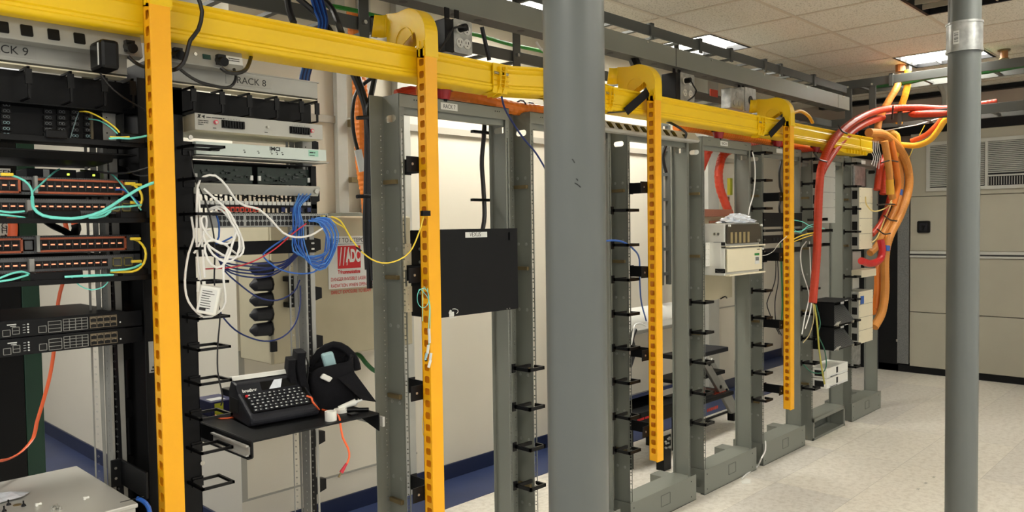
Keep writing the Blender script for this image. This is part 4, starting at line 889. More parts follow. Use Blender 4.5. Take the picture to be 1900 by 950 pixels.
for lb_, p, m_, r in (
    ('thick aqua fibre sweeping from the clip on the upper tray up to the yellow channel', [(60, 365, 2.30), (62, 385, 2.27), (80, 400, 2.25), (115, 405, 2.24), (150, 404, 2.23), (190, 392, 2.22), (225, 370, 2.215), (262, 348, 2.21), (288, 338, 2.21)], AQUA, 0.0042),
    ('aqua fibre from the left joining at the grey divider of the top switch', [(0, 324, 2.32), (20, 325, 2.31), (45, 335, 2.30), (58, 350, 2.30), (60, 366, 2.30)], AQUA, 0.0028),
    ('aqua fibre running up right to the first small box', [(60, 356, 2.30), (80, 338, 2.34), (100, 320, 2.40), (110, 314, 2.44)], AQUA, 0.0024),
    ('aqua fibre dropping from the second small box to the tray end', [(198, 318, 2.43), (212, 327, 2.38), (232, 350, 2.31), (252, 375, 2.27), (262, 390, 2.26)], AQUA, 0.0022),
    ('pair of aqua fibres curling at the right end of the upper tray, upper one', [(262, 380, 2.25), (240, 383, 2.24), (215, 385, 2.25), (190, 397, 2.25), (170, 402, 2.25)], AQUA, 0.0028),
    ('pair of aqua fibres curling at the right end of the upper tray, lower one', [(205, 392, 2.25), (195, 400, 2.24), (178, 404, 2.24), (165, 404, 2.25)], AQUA, 0.0028),
    ('aqua fibre entering at the left edge above the upper tray', [(-5, 391, 2.27), (20, 394, 2.27), (45, 392, 2.28)], AQUA, 0.0026),
    ('second aqua fibre entering at the left edge just above the upper tray', [(-5, 398, 2.27), (18, 400, 2.27), (46, 404, 2.28)], AQUA, 0.0026),
    ('yellow fibre loop at the right end of the top switch', [(235, 341, 2.34), (248, 343, 2.30), (260, 355, 2.27), (264, 370, 2.27), (258, 387, 2.27)], YELC, 0.0034),
    ('yellow fibre loop at the right end of the lower orange switch', [(245, 443, 2.33), (258, 448, 2.30), (269, 462, 2.27), (270, 480, 2.27), (262, 495, 2.27), (245, 504, 2.26), (205, 504, 2.26)], YELC, 0.0034),
    ('aqua fibre lying along the lower tray at its right end', [(262, 490, 2.27), (250, 496, 2.26), (232, 500, 2.25), (205, 502, 2.25)], AQUA, 0.003),
    ('aqua fibre running level in the middle of the lower tray', [(120, 514, 2.26), (150, 512, 2.25), (180, 511, 2.25), (210, 510, 2.26)], AQUA, 0.0032),
    ('aqua fibre coming in from the left edge over the lower tray', [(-5, 518, 2.26), (20, 508, 2.26), (40, 504, 2.27), (54, 508, 2.28)], AQUA, 0.0026),
    ('second aqua fibre from the left edge lying on the lower tray', [(-5, 523, 2.26), (25, 518, 2.26), (52, 510, 2.27)], AQUA, 0.0026),
    ('thin aqua fibre sagging below the lower tray', [(132, 514, 2.27), (148, 530, 2.28), (170, 538, 2.28), (192, 532, 2.28), (202, 520, 2.27)], AQUA, 0.0016),
    ('blue patch lead at the right end of the top switch', [(215, 352, 2.34), (230, 352, 2.31), (245, 365, 2.29), (262, 382, 2.28)], BLUC, 0.0028),
    ('black lead crossing in front of the far panel below the fibre tray', [(150, 316, 2.42), (175, 318, 2.36), (215, 322, 2.32), (250, 318, 2.28), (285, 308, 2.26)], BLKC, 0.0028),
    ('second black lead bending toward the yellow channel below the fibre tray', [(235, 312, 2.32), (250, 324, 2.28), (270, 326, 2.26), (290, 320, 2.25)], BLKC, 0.0025)):
    cab('fibre_cable', lb_, p, r, m_)
# duplex connector boots
for k, (px, py, m_) in enumerate(((240, 341, YELC), (252, 343, YELC), (250, 376, YELC), (250, 443, YELC), (252, 485, YELC), (12, 324, YELC))):
    c = W(px, py, y=2.30); tag(obj('fibre_connector', MB().box(c.x-0.014, c.x+0.014, 2.29, 2.30, c.z-0.004, c.z+0.004), m_, bevel=0.002), 'small yellow duplex connector boot at the end of the port-filled switches', 'connector', 'yellow duplex connectors')
# juniper pair
def jun(z0, lab):
    y = 2.36; xa, xb = 0.39, 0.835; z1 = z0+0.046
    t = thing('router', lab, 'router', (0.61, y, z0))
    obj('chassis', MB().box(xa, xb, y, y+0.38, z0, z1), CHAR, t, bevel=0.0015)
    obj('front_panel', MB().box(xa-0.02, xb+0.045, y-0.003, y, z0+0.001, z1-0.001), BLK, t, bevel=0.001)
    def cage(px0, px1, v0, v1, n, rows, m=ALU):
        a = W(px0, 600, y=y).x; b = W(px1, 600, y=y).x; p = z0+0.046*v0; q = z0+0.046*v1; f = 0.0012
        mb = MB().box(a, b, y-0.005, y-0.003, q-f, q).box(a, b, y-0.005, y-0.003, p, p+f).box(a, a+f, y-0.005, y-0.003, p, q).box(b-f, b, y-0.005, y-0.003, p, q)
        for k in range(1, rows): mb.box(a, b, y-0.005, y-0.003, p+(q-p)*k/rows-f/2, p+(q-p)*k/rows+f/2)
        if rows == 1 or n > 3:
            for k in range(1, n): mb.box(a+(b-a)*k/n-f/2, a+(b-a)*k/n+f/2, y-0.005, y-0.003, p, q)
        c_ = obj('port_cage', mb, m, t); obj('port_openings', MB().box(a, b, y-0.0036, y-0.003, p, q), DARK, c_)
        if n >= 4 and rows == 2 and m is not ALU:
            mm = MB()
            for k in range(n):
                for r_ in (0, 1): cx = a+(b-a)*(k+0.5)/n; zz = p+(q-p)*(r_+0.5)/2; mm.box(cx-0.004, cx+0.004, y-0.004, y-0.0036, zz+0.003, zz+0.006).box(cx-0.0065, cx-0.004, y-0.005, y-0.0036, zz+0.002, zz+0.006).box(cx+0.004, cx+0.0065, y-0.005, y-0.0036, zz+0.002, zz+0.006)
            obj('jack_tops', mm, m, c_)
    BZ = mat('jack_bronze', (138, 126, 104), 0.4, 0.5) if 'jack_bronze' not in bpy.data.materials else bpy.data.materials['jack_bronze']
    cage(3, 18, 0.12, 0.5, 1, 1); cage(21, 35, 0.2, 0.62, 1, 2); cage(70, 85, 0.15, 0.55, 1, 1); cage(88, 113, 0.12, 0.78, 2, 3); cage(116, 162, 0.12, 0.84, 4, 4); cage(166, 216, 0.14, 0.84, 4, 2, BZ)
    m_ = MB()
    for k in range(4): cx = W(51, 600, y=y).x; m_.cyl((cx, y-0.005, z0+0.012+k*0.007), (cx, y-0.003, z0+0.012+k*0.007), 0.0022, 8).box(cx-0.012, cx-0.006, y-0.0036, y-0.003, z0+0.011+k*0.007, z0+0.012+k*0.007)
    cx = W(222, 600, y=y).x; m_.cyl((cx, y-0.005, z0+0.016), (cx, y-0.003, z0+0.016), 0.0022, 8)
    obj('indicators', m_, LAB, t)
    text('~JUNIPER', 0.0055, (W(12, 600, y=y).x, y-0.0034, z0+0.034), X_, Z_, LAB, t); text('~NETWORKS', 0.003, (W(18, 600, y=y).x, y-0.0034, z0+0.030), X_, Z_, LAB, t)
jun(1.337, 'black router with ethernet jacks, upper of the stacked pair, its top surface showing')
jun(1.289, 'black router with ethernet jacks, lower of the stacked pair')
# silver box at bottom left with loose screws
t = thing('steel_box', 'wide silver steel box at the bottom left with loose screws on its lid', 'metal box', (0.55, 2.35, 0.86))
obj('lid', MB().box(0.30, 0.765, 2.115, 2.60, 0.888, 0.90), STEEL, t, bevel=0.003); obj('body', MB().box(0.305, 0.76, 2.12, 2.595, 0.55, 0.888), STEEL, t, bevel=0.002)
obj('vent_slots', MB().box(0.66, 0.74, 2.1185, 2.1202, 0.868, 0.872).box(0.56, 0.755, 2.1185, 2.1202, 0.842, 0.846).box(0.56, 0.755, 2.1185, 2.1202, 0.83, 0.832), DARK, t)
a = W(230, 930, z=0.9); obj('vent_groove', MB().box(a.x-0.01, a.x+0.05, a.y-0.004, a.y, 0.9, 0.9006), DARK, t)
for px, py, k in ((16, 937, 0), (44, 939, 0), (8, 949, 0), (66, 940, 1), (155, 928, 1), (97, 944, 2), (103, 941, 2), (108, 944, 2), (112, 945, 2), (100, 947, 2)):
    c = W(px, py, z=0.9)
    if k == 0:
        t = thing('black_screw', 'small black screw lying on the silver box at bottom left', 'screw', c, 'black screws on the silver box')
        obj('head', MB().cyl(c, c+Vector((0, 0, 0.005)), 0.006, 12, 0.004), BLK2, t); obj('shank', MB().cyl(c+Vector((0, 0, 0.005)), c+Vector((0, 0.002, 0.014)), 0.002, 8), BLK2, t)
    elif k == 1: tag(obj('wall_anchor', MB().cyl(c+Vector((0, 0, 0.004)), c+Vector((0.014, 0.002, 0.004)), 0.0025, 8, 0.004).box(c.x, c.x+0.006, c.y-0.004, c.y+0.004, 0.9, 0.908), WHT, bevel=0.001), 'little white plastic anchor lying on the silver box, '+('left of the screw pile' if px == 66 else 'alone at the middle of the lid'), 'anchor')
    else: tag(obj('cage_nut_screw', MB().cyl(c+Vector((0, 0, 0.003)), c+Vector((random.uniform(-0.01, 0.01), 0.008, 0.004)), 0.0025, 8).cyl(c+Vector((0, 0, 0.0)), c+Vector((0, 0.001, 0.007)), 0.0045, 8), BOLT), 'shiny steel screw in the small pile on the silver box', 'screw', 'pile of shiny screws')
c = W(32, 937, z=0.9); tag(obj('washer', MB().cyl(c, c+Vector((0, 0, 0.001)), 0.010, 16), BRASS), 'flat brown washer between two black screws on the silver box', 'washer')
tag(obj('plastic_sheet', MB().add([W(p, q, z=0.901+h) for p, q, h in ((-10, 915, .002), (20, 912, .006), (55, 913, .003), (40, 922, .008), (10, 930, .003), (-10, 936, .006))], [(0, 1, 3, 4), (0, 4, 5), (1, 2, 3)]), CLEARP), 'crumpled clear plastic film on the silver box at the left edge', 'plastic film')
# dark cabinet behind at the far left and its writing
t = thing('dark_cabinet', 'tall black cabinet with dark green side edge at the far left behind the switches', 'cabinet', (0.6, 3.5, 0))
xa = W(42, 600, y=3.4).x; xb = W(76, 600, y=3.4).x
obj('front', MB().box(0.1, xa, 3.4, 4.1, 0, 1.98), BLK, t, bevel=0.004); obj('green_edge', MB().box(xa, xb, 3.4, 4.1, 0, 1.98), GRNB, t, bevel=0.004)
sg = thing('paper_sign', 'white paper sign ending in EEN, partly cut off at the left edge', 'sign', W(8, 320, y=3.39)); a = W(-40, 327, y=3.39); b = W(19, 313, y=3.39)
obj('paper', MB().box(a.x, b.x, 3.387, 3.389, a.z, b.z), LAB, sg); text('GREEN', 0.030, (a.x+0.02, 3.3865, a.z+0.005), X_, Z_, INK, sg)
sg = thing('paper_sign', 'white paper sign with G, H and an arrow at the left edge', 'sign', W(8, 425, y=3.39)); a = W(-30, 442, y=3.39); b = W(18, 410, y=3.39)
obj('paper', MB().box(a.x, b.x, 3.387, 3.389, a.z, b.z), LAB, sg)
c = W(2, 424, y=3.386); text('G', 0.030, c, X_, Z_, INK, sg); c = W(2, 433, y=3.386); text('H', 0.030, c, X_, Z_, INK, sg); c = W(1, 438, y=3.386)
obj('arrow', MB().box(c.x, c.x+0.016, 3.3855, 3.3865, c.z-0.002, c.z+0.002).prism([(c.x+0.014, c.z+0.007), (c.x+0.024, c.z), (c.x+0.014, c.z-0.007)], 3.3855, 3.3865, 'y'), INK, sg)
cab('orange_ribbon', 'flat orange fibre ribbon hanging below the routers and curving out at left', [(118, 400, 3.0), (125, 440, 3.0), (120, 500, 2.95), (118, 520, 2.9), (108, 560, 2.9), (100, 650, 2.85), (92, 700, 2.8), (80, 745, 2.75), (68, 785, 2.72), (62, 812, 2.7), (40, 838, 2.65), (15, 852, 2.6), (-8, 856, 2.55)], 0.0085, ORGC, flat=0.35)
cab('orange_ribbon', 'orange fibre ribbon behind the paper sign at the left edge', [(20, 395, 3.3), (24, 420, 3.3), (22, 445, 3.3)], 0.018, ORGC, flat=0.3)
cab('orange_ribbon', 'second orange ribbon crossing behind the cable strap between the switches', [(128, 380, 3.1), (135, 405, 3.1), (142, 428, 3.1), (138, 435, 3.1)], 0.012, ORGC, flat=0.3)
cab('strap_bundle', 'bundle of black tails bent to the right between the two pairs of switches', [(85, 410, 2.8), (100, 420, 2.8), (118, 428, 2.8), (135, 437, 2.8), (142, 425, 2.78), (140, 416, 2.78)], 0.014, BLKC, flat=0.5)
cab('blue_cable', 'blue cable curving down at the right corner of the silver box', [(255, 925, 2.2), (266, 930, 2.18), (276, 942, 2.17), (280, 965, 2.16)], 0.006, BLUC)
cab('blue_cable', 'navy cable crossing the finger duct left of the yellow channel', [(255, 770, 2.6), (270, 778, 2.5), (285, 788, 2.45)], 0.005, NAVC)
cab('black_cable', 'black cable bent between the top left panel and the yellow channel', [(215, 208, 2.5), (240, 212, 2.5), (240, 225, 2.5), (233, 236, 2.5)], 0.006, BLKC)

# ================================================================ SHELF, LABEL PRINTER, BAG
SZ = 0.995
t = thing('slide_shelf', 'black slide-out shelf low in the rack marked 8, carrying the label printer', 'shelf', (1.3, 2.3, SZ))
obj('shelf_plate', MB().box(1.09, 1.545, 2.12, 2.62, SZ-0.006, SZ), BLK, t, bevel=0.002)
obj('side_wall', MB().box(1.088, 1.094, 2.12, 2.50, SZ-0.05, SZ-0.002).box(1.074, 1.09, 2.118, 2.50, SZ-0.052, SZ-0.048), BLK, t, bevel=0.001)
obj('side_wall', MB().prism([(2.12, SZ), (2.12, SZ-0.06), (2.30, SZ-0.01), (2.5, SZ-0.01), (2.5, SZ)], 1.541, 1.545, 'x'), BLK, t)
obj('slide_rail', MB().box(1.076, 1.088, 2.13, 2.36, SZ-0.046, SZ-0.041).box(1.076, 1.088, 2.13, 2.36, SZ-0.018, SZ-0.013).box(1.084, 1.088, 2.13, 2.36, SZ-0.046, SZ-0.013), STEEL, t, label='bright steel slide rail')
obj('slide_rail', MB().box(1.547, 1.556, 2.105, 2.40, SZ-0.045, SZ-0.012), STEEL, t, label='bright steel slide rail')
# label printer, local frame rotated a little
pt = W(471, 790, z=SZ)
pl = W(460, 797, z=SZ); prr = W(598, 772, z=SZ)
dx = Vector((prr.x-pl.x, prr.y-pl.y, 0)); wd = dx.length*0.93; ang = math.atan2(dx.y, dx.x)
PM = Matrix.Translation(Vector((pl.x+0.01, pl.y, SZ))) @ Matrix.Rotation(ang, 4, 'Z')
t = thing('label_printer', 'black keyboard label printer with white keys on the slide-out shelf', 'label printer', (pl.x, pl.y, SZ))
sd = [(0.0, 0.008), (0.0, 0.03), (0.012, 0.040), (0.105, 0.092), (0.125, 0.118), (0.165, 0.128), (0.185, 0.10), (0.19, 0.008), (0.02, 0.0)]
obj('body', MB().prism(sd, 0, wd, 'x', PM), CHAR, t, bevel=0.008)
kd = Vector((0, 0.105-0.012, 0.092-0.040)).normalized(); kn = Vector((0, -kd.z, kd.y))
KM = PM @ Matrix.Translation(Vector((0, 0.012, 0.040))) @ Matrix((Vector((1, 0, 0)), kd, kn)).transposed().to_4x4()
kb = obj('keyboard_deck', MB().prism(rrect(0.012, wd-0.012, 0.004, 0.098, 0.008), 0.0, 0.002, 'z', KM), BLK2, t)
KEY = mat('key_black', (34, 35, 40), 0.4)
for r_ in range(6):
    n = 11; m_ = MB(); m2 = MB()
    for k in range(n):
        a = 0.02+(wd-0.045)*k/n+(r_ % 2)*0.004*(r_ > 0); z_ = 0.008+r_*0.0148
        m_.box(a, a+(wd-0.045)/n*0.84, z_, z_+0.0115, 0.002, 0.005, KM); m2.box(a+0.003, a+0.003+random.uniform(0.003, 0.007), z_+0.004, z_+0.0075, 0.005, 0.0053, KM)
    kr = obj('key_row', m_, KEY, kb); obj('key_legends', m2, LAB, kr)
obj('power_key', MB().cyl(KM @ Vector((0.022, 0.085, 0.002)), KM @ Vector((0.022, 0.085, 0.006)), 0.005, 10), REDI, kb)
sc_ = obj('screen', MB().add([PM @ Vector(p) for p in ((wd*0.35, 0.1045, 0.0935), (wd*0.86, 0.1045, 0.0935), (wd*0.86, 0.1235, 0.1175), (wd*0.35, 0.1235, 0.1175), (wd*0.35, 0.11, 0.09), (wd*0.86, 0.11, 0.09), (wd*0.86, 0.13, 0.11), (wd*0.35, 0.13, 0.11))], [(0,1,2,3), (4,7,6,5), (0,4,5,1), (1,5,6,2), (2,6,7,3), (3,7,4,0)]), BLK2, t)
obj('clear_film', MB().add([PM @ Vector(p) for p in ((wd*0.45, 0.1035, 0.094), (wd*0.62, 0.1035, 0.094), (wd*0.68, 0.1225, 0.119), (wd*0.56, 0.1225, 0.119))], [(0, 1, 2, 3)]), CLEARP, t)
text('brother', 0.015, PM @ Vector((wd*0.07, 0.1035, 0.0945)), PM.to_3x3() @ Vector((1, 0, 0)), PM.to_3x3() @ Vector((0, 0.6, 0.8)), LAB, t, bold=0.0006)
obj('lid', MB().prism([(0.150, 0.127), (0.165, 0.138), (0.19, 0.136), (0.19, 0.131)], wd*0.02, wd*0.9, 'x', PM), WHT, t, bevel=0.002, label='pale grey raised lid')
obj('side_recess', MB().box(-0.001, 0.0, 0.10, 0.17, 0.03, 0.075, PM), DARK, t)
# parts box with lime label
t = thing('supply_box', 'small navy box with lime label left of the label printer', 'box', W(415, 765, z=SZ)); a = W(392, 775, z=SZ); b = W(436, 772, z=SZ)
obj('box', MB().box(a.x+0.0, a.x+0.085, a.y, a.y+0.12, SZ, SZ+0.05), NBLUE, t, bevel=0.003); obj('lime_label', MB().box(a.x+0.012, a.x+0.042, a.y-0.001, a.y, SZ+0.006, SZ+0.044), YBOX, t); obj('paper_label', MB().box(a.x+0.01, a.x+0.06, a.y+0.02, a.y+0.06, SZ+0.05, SZ+0.051), LAB, t)
tag(obj('black_block', MB().box(a.x+0.088, a.x+0.118, a.y-0.01, a.y+0.11, SZ, SZ+0.07), BLK2, bevel=0.003), 'black block between the navy box and the label printer', 'box')
cab('orange_cable', 'short orange fibre lying under the navy box on the shelf', [Vector((a.x+0.005, a.y-0.02, SZ+0.01)), Vector((a.x+0.01, a.y-0.05, SZ+0.003)), Vector((a.x+0.05, a.y-0.065, SZ+0.003)), Vector((a.x+0.10, a.y-0.04, SZ+0.003))], 0.003, ORGC)
# tool bag
bx = W(566, 745, z=SZ); t = thing('tool_bag', 'black fabric tool bag standing open behind the label printer', 'bag', (W(600, 760, z=SZ).x, W(600, 760, z=SZ).y, SZ))
bc = W(606, 754, z=SZ); BM = Matrix.Translation(Vector((bc.x, bc.y+0.02, SZ))) @ Matrix.Rotation(math.radians(-22), 4, 'Z') @ Matrix.Diagonal((0.98, 0.98, 0.80, 1))
def pillow(w_, d_, h, tp=0.8, M=BM, ox=0, oy=0, seg=10, sag=0.0, open_=False):
    mb = MB(); rows = 10; n = 24; v = []; f = []
    for i in range(rows+1):
        t_ = i/rows; sc = 1-(1-tp)*t_; hh = h*t_
        for j in range(n):
            a_ = 2*math.pi*j/n; ca, sa = math.cos(a_), math.sin(a_); e = 0.35
            x = abs(ca)**e*(1 if ca > 0 else -1)*w_/2*sc; y = abs(sa)**e*(1 if sa > 0 else -1)*d_/2*sc
            wr = 0.004*math.sin(7*a_+5*t_)+0.003*math.sin(13*a_-9*t_)
            v.append(M @ Vector((ox+x*(1+wr*4)+0.006*math.sin(6*t_), oy+y*(1+wr*4), hh+sag*math.cos(a_)*t_)))
    for i in range(rows): f += [(i*n+j, i*n+(j+1) % n, (i+1)*n+(j+1) % n, (i+1)*n+j) for j in range(n)]
    f.append(tuple(range(n))[::-1])
    if not open_: f.append(tuple(range(rows*n, rows*n+n)))
    return mb.add(v, f)
o_ = obj('main_pocket', pillow(0.17, 0.11, 0.185, 0.92, ox=0.03, sag=0.03, open_=True), FABR, t, smooth=True); sd_ = o_.modifiers.new('s', 'SOLIDIFY'); sd_.thickness = 0.006
obj('hood_flap', MB().tube([BM @ Vector(p) for p in ((-0.03, 0.05, 0.17), (0.0, 0.055, 0.225), (0.05, 0.05, 0.255), (0.09, 0.02, 0.235), (0.115, -0.01, 0.19), (0.118, -0.03, 0.15))], 0.013, 8, flat=0.6), FABR, t, smooth=True)
m_ = MB(); n = 9; v = []
for i in range(n+1):
    q = i/n*math.pi; v += [BM @ Vector((0.035-0.08*math.cos(q), 0.052, 0.12+0.13*math.sin(q)**0.8)), BM @ Vector((0.035-0.085*math.cos(q), 0.056, 0.08))]
obj('back_flap', m_.add(v, [(2*i, 2*i+2, 2*i+3, 2*i+1) for i in range(n)]), FABR, t, smooth=True)
obj('side_pocket', pillow(0.035, 0.12, 0.25, 0.95, ox=-0.078, oy=-0.01), FABR, t, smooth=True)
obj('front_pocket', pillow(0.032, 0.10, 0.222, 0.95, ox=-0.108, oy=-0.015), FABR, t, smooth=True)
obj('open_flap', MB().add([BM @ Vector(p) for p in ((0.04, -0.06, 0.13), (0.10, -0.05, 0.15), (0.115, -0.10, 0.035), (0.175, -0.07, 0.01), (0.105, -0.02, 0.12), (0.12, -0.04, 0.02))], [(0, 1, 3, 2), (1, 4, 5, 3), (0, 2, 5, 4)]), FABR, t)
obj('zip', MB().tube([BM @ Vector(p) for p in ((-0.066, -0.062, 0.0), (-0.067, -0.062, 0.08), (-0.06, -0.060, 0.19), (-0.055, 0.0, 0.215))], 0.003, 6), BLK2, t)
t2 = thing('plastic_case', 'pale teal plastic case sticking out of the black tool bag', 'case', BM @ Vector((0.04, 0, 0.15)))
QM = BM @ Matrix.Translation(Vector((0.035, -0.005, 0.135))) @ Matrix.Rotation(math.radians(-12), 4, 'Y')
obj('case', MB().box(-0.022, 0.022, -0.012, 0.012, 0, 0.10, QM), TEAL, t2, bevel=0.008)
tag(obj('white_connector', MB().box(-0.02, 0.02, -0.01, 0.006, 0, 0.022, BM @ Matrix.Translation(Vector((-0.005, -0.055, 0.125))) @ Matrix.Rotation(math.radians(35), 4, 'Y')), WHT, bevel=0.004), 'white plastic plug lying over the edge of the tool bag', 'connector')
tag(obj('paper_slip', MB().box(-0.02, 0.02, -0.001, 0.001, 0, 0.03, BM @ Matrix.Translation(Vector((-0.07, 0.0, 0.185)))), LAB), 'white paper slip poking from the back of the tool bag', 'paper')
# tape roll and small items on the shelf
c = W(614, 780, z=SZ)
tag(obj('tape_roll', (lambda mb: mb)(MB().add(*(lambda n: ([Vector((c.x+r_*math.cos(2*math.pi*k/n), c.y+r_*math.sin(2*math.pi*k/n), SZ+z_)) for r_, z_ in ((0.019, 0), (0.019, 0.03), (0.013, 0.03), (0.013, 0)) for k in range(n)], [(q*n+k, q*n+(k+1) % n, ((q+1) % 4)*n+(k+1) % n, ((q+1) % 4)*n+k) for q in range(4) for k in range(n)]))(28))), WHT, smooth=True), 'white roll of tape standing on the front edge of the shelf', 'tape')
c2 = W(632, 765, z=SZ); tag(obj('white_disc', MB().cyl(c2, c2+Vector((0, 0, 0.012)), 0.022, 24), WHT, smooth=True), 'flat white cap lying behind the tape roll', 'cap')
a, b = W(618, 762, z=SZ+0.006), W(684, 760, z=SZ+0.006); t = thing('screwdriver_tool', 'slim black tool with silver section lying behind the white cap', 'tool', a)
obj('handle', MB().cyl(a.lerp(b, 0.35), b, 0.007, 10), BLK2, t, smooth=True); obj('silver_section', MB().cyl(a, a.lerp(b, 0.35), 0.004, 8), STEEL, t)
a, b = W(628, 757, z=SZ+0.012), W(672, 742, z=SZ+0.03); t = thing('heat_tool', 'white tapered tool leaning at the right of the tool bag', 'tool', a)
obj('grip', MB().cyl(a, a.lerp(b, 0.72), 0.006, 12, 0.012), WHT, t, smooth=True); obj('tip', MB().cyl(a.lerp(b, 0.72), b, 0.006, 10, 0.003), LAB, t, smooth=True)
c = W(655, 770, z=SZ); tag(obj('black_coupler', MB().box(c.x-0.015, c.x+0.015, c.y-0.012, c.y+0.012, SZ, SZ+0.006), BLK2, bevel=0.001), 'flat black piece right of the tape roll on the shelf', 'clip')
cab('orange_cable', 'orange fibre hanging over the front edge of the shelf with a red boot', [W(598, 760, z=SZ+0.004), W(612, 764, z=SZ+0.004), W(628, 772, z=SZ+0.006), (632, 790, 2.115), (636, 812, 2.11), (646, 832, 2.11), (648, 848, 2.11), (643, 862, 2.11)], 0.0034, ORGC)
c0, c1, c2 = W(643, 860, y=2.11), W(633, 877, y=2.11), W(628, 886, y=2.11)
t = thing('fiber_boot', 'red connector boot at the end of the hanging orange fibre', 'connector', c0)
obj('boot', MB().cyl(c0, c1, 0.004, 10, 0.007), REDC, t, smooth=True); obj('ferrule', MB().cyl(c1, c2, 0.0035, 8), BRASS, t)
cab('orange_cable', 'orange strap looping over the right corner of the label printer', [W(570, 735, z=SZ+0.12), W(578, 738, z=SZ+0.125), W(580, 745, z=SZ+0.10), W(592, 760, z=SZ+0.02)], 0.003, ORGC)
t = thing('shelf_bracket', 'black side rail with red end cap behind the label printer', 'rail', W(510, 710, y=2.62)); a = W(508, 708, y=2.75); b = W(556, 722, y=2.62)
obj('rail', MB().box(a.x, a.x+0.16, 2.60, 2.61, a.z-0.03, a.z), BLK, t); obj('red_cap', MB().box(a.x-0.008, a.x, 2.598, 2.612, a.z-0.03, a.z+0.004), REDP, t)

# ================================================================ WALL CABINET BEHIND THE RACKS
t = thing('wall_cabinet', 'big beige wall cabinet behind the racks with black cable glands on its left side', 'cabinet', (2.3, 3.57, 0.96))
obj('cabinet_body', MB().box(1.87, 2.72, 3.42, 3.738, 0.963, 1.677), BEIGE, t, bevel=0.006)
obj('door', MB().box(2.0, 2.715, 3.40, 3.42, 0.968, 1.672), BEIGE, t, bevel=0.005)
obj('door', MB().box(1.872, 1.995, 3.402, 3.42, 0.968, 1.672), BEIGE, t, bevel=0.005)
a = W(531, 512, y=3.4); b = W(547, 568, y=3.4)
obj('handle', MB().box(a.x, b.x, 3.35, 3.385, b.z+0.02, a.z-0.02).box(a.x-0.02, b.x, 3.35, 3.40, a.z-0.025, a.z).box(a.x-0.02, b.x, 3.35, 3.40, b.z, b.z+0.025), BLK2, t, bevel=0.003)
for py in (645, 410): c = W(505, py, y=3.4); obj('hinge', MB().box(c.x-0.012, c.x+0.02, 3.385, 3.402, c.z-0.02, c.z+0.03), BLK2, t, bevel=0.002)
for py in (498, 527, 555, 582, 610):
    c = W(506, py, x=1.87)
    g = obj('cable_gland', MB().cyl((1.87, c.y+0.02, c.z), (1.79, c.y+0.02, c.z), 0.034, 14, 0.031).cyl((1.79, c.y+0.02, c.z), (1.765, c.y+0.02, c.z), 0.031, 14, 0.008), CHAR, t, smooth=True)
    obj('locknut', MB().cyl((1.87, c.y+0.02, c.z), (1.862, c.y+0.02, c.z), 0.038, 8), BLK2, g)
s_ = thing('warning_sign', 'white sign with red square logo and red laser warning text on the beige cabinet', 'sign', W(645, 485, y=3.398))
def F(px, py, y=3.397): return W(px, py, y=y)
a = F(610, 537); b = F(692, 437); obj('sign_panel', MB().box(a.x, b.x, 3.396, 3.399, a.z, b.z), LAB, s_)
wd_ = b.x-a.x; hh_ = b.z-a.z
text('EAST TO LITEPORT', 0.033, (a.x+0.012, 3.395, b.z-0.032), X_, Z_, INK, s_, squash=0.86)
obj('rule', MB().box(a.x, b.x, 3.395, 3.3955, b.z-0.042, b.z-0.040), INK, s_)
qx0, qx1, qz0, qz1 = a.x+wd_*0.20, a.x+wd_*0.70, a.z+hh_*0.38, b.z-0.05
lg = obj('logo_square', MB().box(qx0, qx1, 3.394, 3.3955, qz0, qz1), REDI, s_)
m_ = MB()
for k in range(3): u0 = qx0+0.008+k*0.022; m_.prism([(u0, qz1-0.10), (u0+0.004, qz1-0.10), (u0+0.018, qz1-0.006), (u0+0.012, qz1-0.006)], 3.3932, 3.394, 'y')
obj('logo_strokes', m_, LAB, lg); text('ADC', 0.088, (qx0+0.05, 3.3935, qz0+0.035), X_, Z_, LAB, lg, squash=0.46, bold=0.004)
text('Telecommunications', 0.026, (qx0, 3.3945, qz0-0.026), X_, Z_, REDI, s_, squash=0.62, bold=0.001)
for k, q in enumerate(('DANGER INVISIBLE LASER', 'RADIATION WHEN OPEN. AVOID', 'DIRECT EXPOSURE TO BEAM')): text(q, 0.026, (a.x+0.012, 3.395, qz0-0.062-k*0.033), X_, Z_, REDI, s_, squash=0.72)
cab('green_cable', 'dark green ground cable curving out below the beige cabinet', [(655, 655, 3.6), (668, 660, 3.5), (680, 675, 3.45), (695, 688, 3.45), (712, 692, 3.45), (730, 690, 3.45)], 0.012, GRNC)
# grey unistrut, orange tube and black cable tails between racks 8 and 7
t = thing('wall_channel', 'grey vertical strut channel on the wall left of the orange corrugated tube', 'strut', (2.45, 3.65, 1.7))
obj('channel', MB().box(2.455, 2.52, 3.70, 3.738, 1.68, CH), GREYL, t, bevel=0.002); obj('channel_base', MB().box(2.40, 2.60, 3.60, 3.738, 1.679, 1.70), GREY, t, bevel=0.002)
obj('clamp', MB().box(2.52, 2.60, 3.67, 3.70, 2.18, 2.22).box(2.52, 2.60, 3.67, 3.70, 1.87, 1.90), BRASS, t)
t = thing('wall_post', 'dark grey vertical wall post seen between the racks marked 8 and 7', 'post', (2.8, 3.6, 0))
obj('post', MB().box(2.62, 2.68, 3.68, 3.738, 1.68, CH).box(2.86, 2.95, 3.68, 3.738, 0, CH), GREYL, t, bevel=0.002)
cab('corrugated_tube', 'orange corrugated tube hanging vertically left of the rack marked 7', [(655, 20, 3.3), (658, 70, 3.3), (664, 140, 3.3), (668, 220, 3.3), (671, 300, 3.3), (680, 360, 3.3), (684, 398, 3.3)], 0.030, ORG, 'tube', cor=0.10, step=0.012, n=14)
